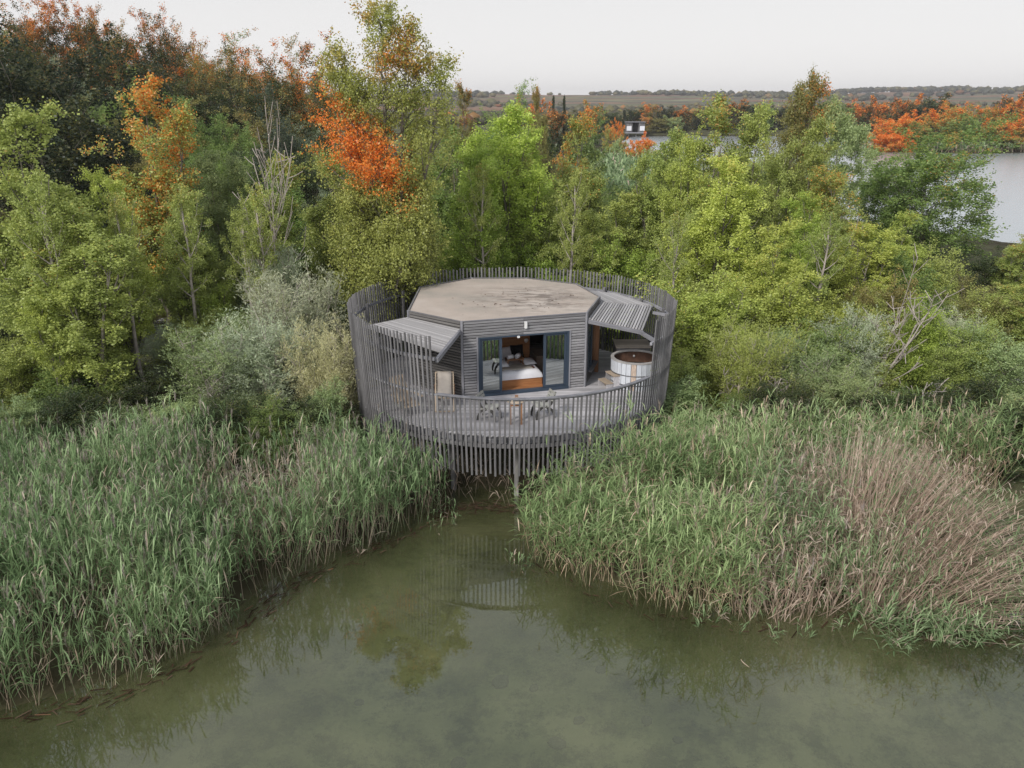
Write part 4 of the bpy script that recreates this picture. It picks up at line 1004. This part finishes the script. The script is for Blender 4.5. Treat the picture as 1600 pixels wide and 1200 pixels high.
P_('bush1', 1425, 455, 30.5, 110, 'bright', 'bright green bush behind the leaning dead tree', name='bush')
P_('willow2', 1250, 520, 28.4, 130, 'sage', 'feathery olive willow shrub above the right reeds', name='willow_shrub')
P_('willow0', 1180, 500, 28.2, 120, 'olive', 'olive willow shrub below the yellow poplars', name='willow_shrub')
P_('willow1', 1335, 560, 27.6, 120, 'sage', 'dull green willow shrub at the back of the dry reeds', name='willow_shrub')
P_('bush0', 1110, 430, 30.5, 160, 'yellow', 'yellow-green bush leaning against the right side of the fence', .1, name='bush')
P_('bush2', 1090, 540, 28.2, 100, 'olive', 'olive bush at the foot of the fence on the right', .05, name='bush')
P_('bush1', 1075, 575, 27.3, 80, 'mid', 'dark green bush touching the fence bottom on the right', name='bush')
P_('bush1', 1210, 430, 31.5, 150, 'yellow', 'yellow bush under the hanging poplar crown on the right', .1, name='bush')
P_('bush2', 1600, 640, 24.2, 150, 'dark', 'dark bush over the water at the right edge, beyond the dry reed fan', name='bush')
P_('twigs0', 1180, 545, 28.0, 110, 'olive', 'bare twiggy shrub poking from the right thicket', name='bare_shrub')
P_('twigs0', 1290, 560, 27.8, 120, 'olive', 'bare twiggy shrub above the dry reeds', name='bare_shrub')
P_('twigs0', 350, 540, 27.0, 90, 'olive', 'bare branching shrub inside the left willow thicket', name='bare_shrub')
P_('twigs0', 1450, 590, 27.0, 120, 'olive', 'bare twiggy shrub at the far right of the thicket', name='bare_shrub')
kinds = dict(bush='bush', willow='willow')
rs = random.Random(12)
nmc = dict(dark='dark green', mid='mid green', olive='olive green', sage='grey-green', bright='bright green', brown='brownish', yellow='yellow-green', silver='silvery')
ORD = ['leftmost','second from left','third from left','fourth from left','fifth from left','sixth from left','seventh from left','eighth from left','ninth from left','tenth from left','eleventh from left','twelfth from left','thirteenth from left','fourteenth from left','fifteenth from left','sixteenth from left','seventeenth from left','eighteenth from left','nineteenth from left','twentieth from left','twenty-first from left']
def row(Y, x0, x1, step, ytop, cols, w, where, keys=('bush0', 'bush1', 'bush2')):
    px = x0; k = 0
    while px <= x1:
        if (abs(px - 205) < 42 and 27.5 < Y < 40) or (abs(px - 512) < 32 and 28 < Y < 44): px += step; k += 1; continue
        c = rs.choice(cols); P_(rs.choice(keys), px + rs.uniform(-12, 12), ytop + rs.uniform(-18, 18), Y + rs.uniform(-.8, .8), w * rs.uniform(.85, 1.25), c,
            '%s bush %s, %s' % (nmc[c], where, ORD[k]), rs.choice([0, 0, .1]), group='understorey bushes ' + where, name='bush'); px += step; k += 1
row(24.6, -20, 545, 55, 612, ['dark', 'dark', 'mid', 'sage'], 105, 'along the back edge of the left reed bed')
row(28.6, -20, 250, 62, 530, ['olive', 'yellow', 'olive', 'mid'], 120, 'at the foot of the leftmost poplars')
row(31.5, 20, 520, 66, 480, ['mid', 'olive', 'dark', 'sage'], 115, 'in the middle of the left thicket')
row(36, 0, 560, 70, 425, ['mid', 'dark', 'olive', 'sage'], 110, 'behind the left thicket')
row(26.0, 1085, 1640, 56, 600, ['dark', 'mid', 'sage', 'dark'], 100, 'along the back edge of the right reed bed')
row(30.2, 1100, 1620, 60, 510, ['olive', 'mid', 'olive', 'sage'], 110, 'in the middle of the right thicket')
row(34, 1080, 1640, 62, 440, ['olive', 'yellow', 'mid', 'brown'], 105, 'behind the right thicket')
row(39, 700, 1480, 62, 375, ['olive', 'bright', 'mid', 'olive'], 100, 'between the poplars behind the cabin')
row(46, 560, 1370, 58, 320, ['olive', 'mid', 'olive', 'sage'], 90, 'in the second row behind the cabin')
row(56, 560, 1300, 52, 275, ['olive', 'mid', 'sage', 'bright'], 80, 'in the third row behind the cabin')
row(70, 700, 900, 46, 240, ['mid', 'olive', 'brown'], 75, 'in the fourth row behind the cabin', ('oak0', 'oak1', 'oak2'))
row(70, 1060, 1330, 46, 245, ['mid', 'olive', 'sage'], 70, 'along the near lake shore on the right', ('bush0', 'bush2'))
row(88, 700, 920, 40, 205, ['mid', 'dark', 'olive'], 65, 'far behind the cabin roof', ('far0', 'far1', 'far2'))

# far shore trees, dark and orange
rs = random.Random(21)
def far(px, py, Y, w, col, aut, lab, key=None, group='trees on the far lake shore'):  # aut: amount of painted low sun
    ptree(key or 'far%d' % rs.randrange(3), px, py, Y, w, col, lab, aut, group=group, name='far_tree')
FT = [(925, 157, 240, 42, 'mid', .78, 'round orange tree with a green right side on the far shore'), (898, 172, 220, 34, 'dark', .1, 'dark green tree left of the round orange one'),
 (870, 160, 210, 40, 'dark', .75, 'pinkish orange tree on the far shore behind the orange-tipped poplar'), (838, 156, 200, 46, 'dark', .8, 'orange and dark tree at the left end of the far shore'), (815, 150, 180, 40, 'mid', .75, 'orange topped tree left of the far shore cypresses'),
 (968, 185, 190, 16, 'mid', 1.2, 'small pointed bright orange tree in front of the lake cabin'), (952, 190, 195, 22, 'olive', .85, 'small orange bush-like tree left of the pointed one'),
 (990, 168, 345, 34, 'dark', .3, 'green tree behind the lake cabin'), (1018, 160, 345, 34, 'brown', .8, 'russet round tree behind the lake cabin, its left side orange'), (1011, 177, 320, 24, 'brown', .85, 'small salmon-orange tree beside the lake cabin'),
 (1040, 166, 330, 30, 'vdark', .0, 'dark round tree on the far shore'), (1063, 165, 330, 42, 'dark', .75, 'dark tree with orange top on the far shore'), (1085, 165, 340, 30, 'brown', .4, 'russet brown tree on the far shore'),
 (1030, 182, 322, 34, 'brown', .1, 'brown bushy tree at the far water edge'), (1052, 180, 322, 30, 'sage', .3, 'pale olive tree at the far water edge'), (958, 172, 330, 30, 'dark', .0, 'dark tree left of the lake cabin'), (938, 180, 310, 34, 'dark', .1, 'dark green tree further left of the lake cabin'),
 (1010, 206, 150, 32, 'olive', 1.3, 'vivid orange tree in front of the near side of the lake'), (992, 215, 140, 26, 'olive', 1.1, 'orange shrub-like tree left of the vivid orange one'), (972, 212, 150, 30, 'sage', .5, 'pale tree left of the orange ones by the lake'), (1030, 228, 130, 36, 'sage', .35, 'pale straw tree at the near lake edge')]
for a in FT: far(*a)
W_ = ['first', 'second', 'third', 'fourth', 'fifth', 'sixth', 'seventh', 'eighth', 'ninth', 'tenth', 'eleventh', 'twelfth', 'thirteenth']
for k, px in enumerate(range(1105, 1370, 22)):
    c = rs.choice(['dark', 'vdark', 'brown', 'mid']); a = rs.choice([0, .7, .8, .3]); far(px, 160 + rs.uniform(-5, 8), 335, rs.uniform(34, 50), c, a, '%s shore tree%s right of the lake gap, %s from its left' % (nm_h[c], ' with orange top' if a > .5 else '', W_[k]))
for k, (px, py, Y, w, col, a) in enumerate([(1352, 156, 300, 44, 'dark', .8), (1385, 150, 290, 46, 'dark', .85), (1418, 147, 280, 42, 'dark', .9), (1445, 160, 285, 40, 'vdark', 0), (1470, 147, 290, 60, 'dark', .45), (1500, 158, 260, 44, 'mid', .85), (1535, 160, 270, 46, 'mid', .8), (1568, 158, 260, 46, 'mid', .9), (1590, 143, 270, 50, 'dark', .85), (1615, 150, 250, 50, 'dark', 1.0)]):
    far(px, py, Y, w, col, a, '%s tree, rear rank of the right shore wood, %s from left' % ('orange' if a > .7 else 'dark green', W_[k]), group='right shore wood')
for k, (px, py, Y, w, col, a) in enumerate([(1392, 178, 222, 50, 'olive', 1.3), (1420, 172, 225, 50, 'olive', 1.25), (1385, 200, 215, 44, 'olive', 1.5), (1410, 202, 214, 46, 'olive', 1.5), (1440, 190, 218, 50, 'mid', .5), (1475, 165, 228, 60, 'olive', .9), (1505, 178, 220, 60, 'mid', .35), (1535, 195, 217, 60, 'mid', .4), (1560, 185, 220, 56, 'mid', .95), (1590, 180, 222, 60, 'olive', 1.2), (1620, 190, 220, 60, 'mid', 1.1), (1480, 205, 214, 50, 'mid', .3), (1575, 208, 214, 56, 'mid', .9)]):
    far(px, py, Y, w, col, a, '%s tree, front rank of the right shore wood, %s from left' % ('vivid orange' if a > .8 else 'green', W_[k]), group='right shore wood')
for px, Y in ((866, 215), (883, 210), (986, 335), (977, 335)):
    ptree('cypress', px, 150 if px < 900 else 172, Y, 6, 'vdark', 'dark narrow cypress %s' % ({866: 'left of its twin on the far shore', 883: 'right of its twin on the far shore', 986: 'just left of the lake cabin', 977: 'further left of the lake cabin'}[px]), name='cypress_tree')
for k, (px, py, Y, w, col) in enumerate([(905, 250, 75, 70, 'sage'), (950, 330, 60, 80, 'bright'), (1000, 330, 58, 80, 'sage'), (930, 290, 66, 60, 'mid'), (1010, 292, 68, 60, 'olive')]):
    P_('bush%d' % (k % 3), px, py, Y, w, col, '%s bush in the gap before the far reed bed, %s from left' % (nmc[col], ['first', 'third', 'fourth', 'second', 'fifth'][k]), group='bushes in the gap', name='bush')

# distant woods on the hills: read as one mass
r = np.random.default_rng(4)
def blobs(name, xs, ys, zs, ss, label, cols, mat=M_leaf):
    ico = np.array([(1, 0, 0), (-1, 0, 0), (0, 1, 0), (0, -1, 0), (0, 0, 1), (.6, .6, .55), (-.6, .6, .55), (-.6, -.6, .55), (.6, -.6, .55), (0, 0, -1)], float)
    T = np.array([(4, 5, 6), (4, 6, 7), (4, 7, 8), (4, 8, 5), (5, 0, 2), (5, 2, 6), (6, 2, 1), (6, 1, 7), (7, 1, 3), (7, 3, 8), (8, 3, 0), (8, 0, 5), (9, 2, 0), (9, 1, 2), (9, 3, 1), (9, 0, 3)])
    n = len(xs); V = ico[None] * (ss[:, None, None] * r.uniform(.7, 1.3, (n, 10, 1))) * np.array([1, 1, .75]) + np.stack([xs, ys, zs + ss * .4], 1)[:, None]
    Tt = (T[None] + np.arange(n)[:, None, None] * 10).reshape(-1, 3); rd = np.repeat(r.random(n), 16); au = np.repeat(r.random(n), 16)
    o = add(name, mesh(name, V.reshape(-1, 3), None, Tt, mat, {'rnd': rd, 'aut': au})); o.color = cols; return tag(o, label, 'woodland', kind='stuff')
n = 9000; xs = r.uniform(-700, 1900, n); ys = 690 + 1120 * r.random(n) ** 1.25
keep = fbm(xs, ys, 14, 4, .006) + .35 * fbm(xs, ys, 15, 2, .02) > .32; xs, ys = xs[keep], ys[keep]
blobs('hill_woodland', xs, ys, hillz(xs, ys), r.uniform(3, 7.5, len(xs)), 'dark hedges and woods scattered over the distant hills', (.075, .085, .07, .12))
n = 7000; xs = r.uniform(-250, 1500, n); ys = r.uniform(345, 1000, n); keep = (fbm(xs, ys, 24, 4, .012) > -.1 - .5 * (ys < 520)); xs, ys = xs[keep], ys[keep]
blobs('plain_woodland', xs, ys, np.where(ys > 650, hillz(xs, ys), 2.4), r.uniform(2.2, 4.6, len(xs)), 'hazy belt of trees on the plain beyond the lake', (.12, .115, .07, .3))
n = 420; xs = np.concatenate([r.uniform(700, 985, 330), r.uniform(1080, 1400, 90)]); i_ = r.random(n); ys = np.full(n, 1890.) ; blobs('ridge_woodland', xs, ys, hillz(xs, ys) + 2, r.uniform(4, 8, n), 'dark band of trees along the right ridge of the hills', (.06, .07, .055, .1))
n = 46; xs = np.linspace(530, 690, n) + r.normal(0, 1, n); ys = np.full(n, 1880.); blobs('ridge_trees', xs, ys, hillz(xs, ys) + 2, r.uniform(3.5, 5.5, n), 'spaced row of small trees on the hill crest', (.06, .07, .055, .1))

# ------------------------------------------------------------ small cabin across the lake, jetty posts
lx, _ = at_y(992, 200, 312); lcab = world_thing('lake_cabin', 'small dark flat-roofed cabin on stilts at the far edge of the lake', 'cabin', (lx, 312, 1))
for s in (-1, 1): box('wall', (2.2, 3.2, 3.4), (lx + s * 2.2, 312, 3.2), M_slat, lcab)
box('back_wall', (2.1, .3, 3.4), (lx, 313, 3.2), M_dark, lcab); box('roof', (7.2, 4, .25), (lx, 312, 5.05), M_beam, lcab); box('terrace', (7.6, 3, .3), (lx, 309.3, 1.4), M_beam, lcab)
for s in (-2.6, 0, 2.6): box('stilt', (.25, .25, 1.8), (lx + s, 308.4, .5), M_slat, lcab)
for s in (-2.3, 2.4): box('window', (1.7, .08, 1.6), (lx + s, 310.3, 2.9), M_white, lcab)
jx, _ = at_y(1362, 205, 232); jet = world_thing('jetty_frame', 'reddish timber posts and beams of a jetty by the right shore of the lake', 'jetty', (jx, 232, 0))
for k, (dx, hh) in enumerate([(-4, 3.2), (-2.4, 5.2), (-.8, 3.5), (1.2, 5.6), (2.2, 5.8), (3.2, 4.2)]): box('post', (.35, .35, hh + 1.5), (jx + dx, 232, (hh - 1.5) / 2 + .75), M_teak, jet, (0, R_(rnd.uniform(-6, 6)), 0))
for z in (1.2, 2.9): box('beam', (7.6, .3, .3), (jx - .4, 231.6, z), M_teak, jet)

# ------------------------------------------------------------ reeds
def reeds(name, xy, h, label, dry=0.0, nleaf=9, lean=None, leafL=.56, leafW=.029, plume=.12, spread=.16, seed=1, stemw=.012, cat='reeds', tonef=None, leaf_from=.25, elm=.55, tint=(1, 1, 1)):
    r = np.random.default_rng(seed); n = len(xy); z0 = H(xy[:, 0], xy[:, 1]); z0 = np.maximum(z0, -.35)
    base = np.stack([xy[:, 0], xy[:, 1], z0 - .03], 1); hh = h * r.uniform(.70, 1.15, n) * (1 + .24 * fbm(xy[:, 0], xy[:, 1], seed, 3, 1.3))
    ln = r.normal(0, spread, (n, 2)) + (.13 if spread > .06 else 0) * np.stack([fbm(xy[:, 0], xy[:, 1], seed + 3, 2, 1.2), fbm(xy[:, 0], xy[:, 1], seed + 5, 2, 1.2)], 1)
    if lean is not None: ln = ln + lean
    top = base + np.stack([ln[:, 0] * hh, ln[:, 1] * hh, hh * np.sqrt(np.maximum(.12, 1 - (ln ** 2).sum(1)))], 1)
    patch = .5 + .5 * np.tanh(1.3 * fbm(xy[:, 0], xy[:, 1], seed + 7, 4, 1.0))
    bend = r.normal(0, .10, (n, 3)) * hh[:, None] * .4; bend[:, 2] = 0
    isdry = (r.random(n) < dry) if tonef is None else (r.random(n) < tonef(xy)); rv = np.clip(.45 * r.random(n) + .55 * patch, 0, 1)
    # stems: two-piece ribbons
    a = r.uniform(0, 3.14, n); wv = np.stack([np.cos(a), np.sin(a), 0 * a], 1) * stemw * .5
    mid = (base + top) / 2 + bend
    V = [np.stack([base - wv, base + wv, mid - wv * .85, mid + wv * .85, top], 1).reshape(-1, 3)]
    k = np.arange(n) * 5; Q = [np.stack([k, k + 1, k + 3, k + 2], 1)]; T = [np.stack([k + 2, k + 3, k + 4], 1)]
    qr, qt, tr, tt = [rv * .5 + .2], [isdry * .5], [rv * .5 + .2], [isdry * .5]
    stem_t = np.where(isdry, .5, np.where(r.random(n) < .5, .5, .12)); qt[0] = stem_t; tt[0] = np.where(isdry, .5, 0)
    off = n * 5
    # leaves
    m = int(nleaf); ii = np.repeat(np.arange(n), m); nn = len(ii)
    keep = ~isdry[ii] | (r.random(nn) < .22); ii = ii[keep]; nn = len(ii)
    t = leaf_from + (1 - leaf_from) * r.random(nn) ** .8
    P = np.where((t < .5)[:, None], base[ii] + (mid - base)[ii] * (t / .5)[:, None], mid[ii] + (top - mid)[ii] * ((t - .5) / .5)[:, None])
    az = r.uniform(0, 6.283, n)[ii] + np.where(r.random(nn) < .5, 0, np.pi) + r.normal(0, .55, nn); el = r.normal(elm, .3, nn) + .3 * t
    D = np.stack([np.cos(az) * np.cos(el), np.sin(az) * np.cos(el), np.sin(el)], 1); L = leafL * r.uniform(.55, 1.25, nn) * (1.1 - .45 * np.abs(t - .6))
    S = np.stack([-np.sin(az), np.cos(az), 0 * az], 1) * leafW * .5 * r.uniform(.7, 1.2, nn)[:, None]
    M = P + D * (L * .45)[:, None]; E = P + D * (L * .95)[:, None]; E[:, 2] -= L * r.uniform(.1, .45, nn)
    V.append(np.stack([P - S * .35, P + S * .35, M + S, M - S, E], 1).reshape(-1, 3)); k = off + np.arange(nn) * 5
    Q.append(np.stack([k, k + 1, k + 2, k + 3], 1)); T.append(np.stack([k + 3, k + 2, k + 4], 1)); off += nn * 5
    lr = np.clip(.5 * r.random(nn) + .35 * rv[ii] + .25 * t - .1, 0, 1); lt = np.where(isdry[ii] | (r.random(nn) < .05 + .35 * (t < .38)), .5, 0.)
    qr.append(lr); tr.append(lr); qt.append(lt); tt.append(lt)
    # feathery plumes
    ip = np.where(r.random(n) < plume)[0]; ip = np.repeat(ip, 14); npn = len(ip)
    if npn:
        s0 = top[ip] - np.array([0, 0, 1]) * (r.uniform(-.10, .16, npn))[:, None]; az = r.uniform(0, 6.28, npn); dr = np.stack([np.cos(az) * .35, np.sin(az) * .35, np.full(npn, .8)], 1)
        e0 = s0 + dr * r.uniform(.10, .24, npn)[:, None]; sd = np.stack([-np.sin(az), np.cos(az), 0 * az], 1) * .010
        V.append(np.stack([s0 - sd, s0 + sd, e0], 1).reshape(-1, 3)); k = off + np.arange(npn) * 3; T.append(np.stack([k, k + 1, k + 2], 1)); off += npn * 3
        tr.append(r.random(npn)); tt.append(np.ones(npn))
    me = mesh(name, np.concatenate(V), np.concatenate(Q), np.concatenate(T), M_reed, {'rnd': np.concatenate(qr + tr), 'tone': np.concatenate(qt + tt)})
    o_r = add(name, me); o_r.color = (*tint, 1); return tag(o_r, label, cat, kind='stuff')
def fill(poly, dens, seed, clump=.5, keepf=None):
    r = np.random.default_rng(seed); P = np.array(poly, float); lo, hi = P.min(0), P.max(0); n = int(np.prod(hi - lo) * dens)
    q = r.uniform(lo, hi, (n, 2)); q = q[sdf(P, q[:, 0], q[:, 1]) > 0]
    if keepf is not None: q = q[r.random(len(q)) < keepf(q)]
    return q
LB = [(-24, 10.8), (-20, 11.2), (-14, 12.1), (-10.6, 13.45), (-9.2, 14.05), (-8.0, 14.65), (-7.15, 15.9), (-6.3, 17.2), (-5.7, 18.7), (-4.6, 19.85), (-3.4, 20.75), (-2.5, 21.8), (-2.0, 22.75), (-2.2, 23.2), (-3.8, 23.3), (-5, 23.4), (-7, 23.3), (-12, 23.0), (-24, 22.4)]
RB = [(.3, 19.9), (.9, 19.1), (1.65, 18.5), (2.4, 17.7), (3.1, 17.4), (4.5, 17.0), (6.1, 16.8), (6.4, 18.4), (6.9, 20.5), (7.6, 22.5), (10, 23), (13, 22.5), (14.5, 22.4), (15, 23), (14.5, 24.0), (9, 24.9), (6.0, 24.5), (5.0, 23.5), (3.4, 22.4), (1.8, 21.6), (.4, 21.2)]
DB = [(5.3, 17.0), (6.1, 16.6), (7.4, 17.0), (8.5, 17.3), (9.3, 17.0), (9.9, 18.5), (11, 20.5), (12, 22.3), (11, 23.2), (8.4, 23.0), (7.0, 22.0), (6.1, 19.8)]
def ldry(q): return np.clip(.08 + 1.1 * np.exp(-((q[:, 0] + 7.0) ** 2 / 2.6 + (q[:, 1] - 21.3) ** 2 / 2.2)) + .25 * np.exp(-((q[:, 0] + 9.) ** 2 / 5 + (q[:, 1] - 20.0) ** 2 / 3.0)) + .06 * fbm(q[:, 0], q[:, 1], 3, 3, 1.4), 0, .97)
ld = fill(LB, 74, 31, keepf=lambda q: np.clip(.8 + .7 * fbm(q[:, 0], q[:, 1], 6, 4, 1.6), .12, 1))
reeds('reed_bed', ld, 2.15, 'dense green reed bed filling the lower left shore of the pond', tonef=ldry, seed=41, plume=.22, lean=np.array([.05, .0]), elm=.8, tint=(.93, .97, .92))
rd_ = fill(RB, 66, 32, keepf=lambda q: np.clip(.8 + .7 * fbm(q[:, 0], q[:, 1], 7, 4, 1.6), .12, 1))
reeds('reed_bed', rd_, 2.15, 'green reed bed right of the cabin, in front of the right thicket', tonef=lambda q: np.clip(.12 + .06 * (q[:, 0] - 3) / 3 + .12 * fbm(q[:, 0], q[:, 1], 3, 3, 1.4), .03, .6), seed=42, plume=.12, tint=(1.12, 1.1, .98), nleaf=11, spread=.2)
reeds('dry_reeds', fill(DB, 76, 33), 1.95, 'dry pinkish tan reeds standing in the middle of the right shore', tonef=lambda q: np.clip(.74 + .35 * fbm(q[:, 0], q[:, 1], 3, 3, 1.8), .3, .97), seed=43, nleaf=11, plume=.03, spread=.27, leafL=.42, stemw=.02)
# the fan of collapsed dry reeds at the right
r = np.random.default_rng(9); n = 2500; u_ = r.random(n); v_ = r.random(n)
xy = np.stack([8.6 + 1.6 * u_ + r.normal(0, .2, n) + .5 * v_, 17.1 + 3.6 * v_ ** 1.3 + r.normal(0, .15, n)], 1)
ln = np.stack([.05 + .84 * u_ ** .75 + r.normal(0, .07, n), .10 * v_ - .32 * (u_ > .7) * (v_ < .35) + r.normal(0, .09, n)], 1)
reeds('dry_reed_fan', xy, 2.9, 'fan of dry pink reeds splaying to the right over the water', tonef=lambda q: np.full(len(q), .84), seed=44, nleaf=8, plume=.0, spread=.18, lean=ln, stemw=.024, leafL=.3)
gt = np.concatenate([np.array([9.8, 16.7]) + r.normal(0, [.9, .35], (170, 2)), np.array([12.2, 17.6]) + r.normal(0, [1.2, .7], (180, 2))])
reeds('reed_tuft', gt, 1.15, 'low green reeds leaning over the water below the dry reed fan', dry=.25, seed=45, nleaf=9, plume=0, spread=.42)
r2 = fill([(-2.6, 22.9), (3.4, 22.9), (4.8, 24.5), (3.2, 26), (-3.2, 26), (-4.5, 24.2)], 13, 35)
reeds('dry_grass', r2, .95, 'brown dry grass tangled beneath the deck', dry=1, seed=46, nleaf=6, plume=0, spread=.35)
sp_pts = []
rr_ = random.Random(3)
for px, py in [(808, 880), (820, 885), (700, 815), (690, 826), (1160, 975), (1250, 985), (1300, 988), (1090, 968), (1110, 972), (1400, 1005), (1405, 1010), (1310, 975), (365, 975), (240, 1055), (1210, 992), (1480, 1000), (690, 800), (560, 860)]:
    X, Yy = at_z(px, py, 0)
    for k in range(5): sp_pts.append((X + rr_.gauss(0, .1), Yy + rr_.gauss(0, .1)))
reeds('stray_reeds', np.array(sp_pts), .75, 'stray short reeds poking from the water along the shore', dry=.35, seed=47, nleaf=8, plume=0, spread=.3, leafL=.28)
# far green reed bed in the gap and a sedge fringe along the lake
reeds('far_reed_bed', fill([(10, 92), (17, 92), (27, 118), (26, 150), (14, 150), (9, 115)], 3.2, 36), 2.6, 'pale blue-green reed bed far behind the cabin, before the lake', dry=.02, seed=48, nleaf=7, leafL=1.3, leafW=.22, stemw=.08, plume=0)
reeds('shore_sedge', fill([(60, 206), (98, 216), (108, 208), (150, 213), (320, 178), (320, 184), (150, 220), (108, 216), (98, 222)], 1.6, 37), 1.8, 'fringe of sedge along the far lake shore on the right', dry=.5, seed=49, nleaf=5, leafL=1.4, leafW=.35, stemw=.12, plume=0)
# floating debris along the shore: dead stems and fallen leaves
mm, n_, o_ = nodes('wet_dead_stems'); at_ = N(n_, 'ShaderNodeAttribute', attribute_name='rnd'); dd_ = N(n_, 'ShaderNodeBsdfDiffuse')
n_.links.new(ramp(n_, at_.outputs['Fac'], [(0, (.03, .018, .012)), (.6, (.085, .05, .033)), (.95, (.12, .085, .06)), (1, (.22, .12, .07))]), dd_.inputs[0]); n_.links.new(dd_.outputs[0], o_.inputs[0]); M_debris = mm
def debris(name, pts, n, wid, label, seed, L=.26, reds=.3):
    r = np.random.default_rng(seed); P = np.array(smooth_pts(pts, 8)); k = r.integers(0, len(P) - 1, n); t = r.random(n)[:, None]
    c = P[k] * (1 - t) + P[k + 1] * t + r.normal(0, wid, (n, 2)); d = (P[k + 1] - P[k]); a = np.arctan2(d[:, 1], d[:, 0]) + r.normal(0, .45, n); l = L * r.uniform(.2, 1.3, n); w = r.uniform(.005, .02, n)
    z = .012 + .03 * r.random(n); dx = np.stack([np.cos(a), np.sin(a)], 1) * l[:, None] * .5; nx_ = np.stack([-np.sin(a), np.cos(a)], 1) * w[:, None]
    V = np.stack([np.c_[c - dx - nx_, z], np.c_[c + dx - nx_, z + .01], np.c_[c + dx + nx_, z + .01], np.c_[c - dx + nx_, z]], 1).reshape(-1, 3)
    return tag(add(name, mesh(name, V, np.arange(n * 4).reshape(-1, 4), mat=M_debris, fattr={'rnd': r.random(n)})), label, 'debris', kind='stuff')
debris('shore_debris', [(-10.3, 13.4), (-8.0, 14.45), (-6.3, 16.7), (-5.6, 18.4), (-4.2, 19.8), (-3.1, 20.8), (-1.9, 22.2)], 260, .2, 'brown mat of dead stems floating along the left reed edge', 51)
debris('shore_debris', [(-2.2, 22.3), (-1, 22.75), (.3, 22.6)], 160, .22, 'brown floating litter in the dark corner below the deck', 52)
debris('shore_debris', [(.5, 19.4), (1.8, 18.2), (3.2, 17.2), (6, 16.5), (8.7, 17.0), (10, 16.1), (12.5, 16.3)], 110, .2, 'thin line of dead stems floating along the right reed edge', 53)
# stones on the pond bed
_stn = []
for s in range(3):
    r = np.random.default_rng(s); prof = lathe([(.001, .5), (.5, .42), (.85, .1), (.9, -.3), (.001, -.4)], 9, M_stone, 'pond_stone')
    for v in prof.vertices: v.co *= 1 + r.uniform(-.18, .18)
    _stn.append(prof)
rs = random.Random(8)
sts = [(782, 1057, .26), (762, 948, .20), (940, 1045, .18), (835, 1068, .14), (716, 1172, .2), (1010, 1120, .16), (675, 968, .12), (620, 995, .12), (905, 1120, .15), (1060, 1150, .12), (560, 1090, .13), (870, 1150, .22)]
whr = ['largest, below the poplar reflection', 'in the middle by the reeds', 'right of the largest one', 'small one beside the largest', 'near the bottom edge', 'in the lower middle right', 'small one in the poplar reflection', 'small one left in the poplar reflection', 'under murky water in the lower middle', 'small one near the lower right middle', 'small one left of the poplar reflection', 'broad flat one near the bottom edge']
for k, (px, py, s) in enumerate(sts):
    X, Yy = at_z(px, py, -.4); o = bpy.data.objects.new('pond_stone', _stn[k % 3]); C.objects.link(o)
    o.location = (X, Yy, h1(X, Yy) + s * .1); o.scale = (s, s * .85, s * .55); o.rotation_euler = (0, 0, rs.uniform(0, 6)); tag(o, 'rounded silty stone on the pond bed, ' + whr[k], 'stone', 'stones on the pond bed')
X, Yy = at_z(1163, 1037, .01); P = [(X - .04, Yy + .13, .02), (X - .03, Yy + .06, .02), (X + .01, Yy - .03, .02), (X + .08, Yy - .11, .0)]
V, Qd = tubes([(P, [.008, .011, .009, .004])], 6); tag(add('floating_stick', mesh('floating_stick', V, Qd, mat=M_pale, smooth=True)), 'short pale curved stick floating on the open water at the right', 'stick')
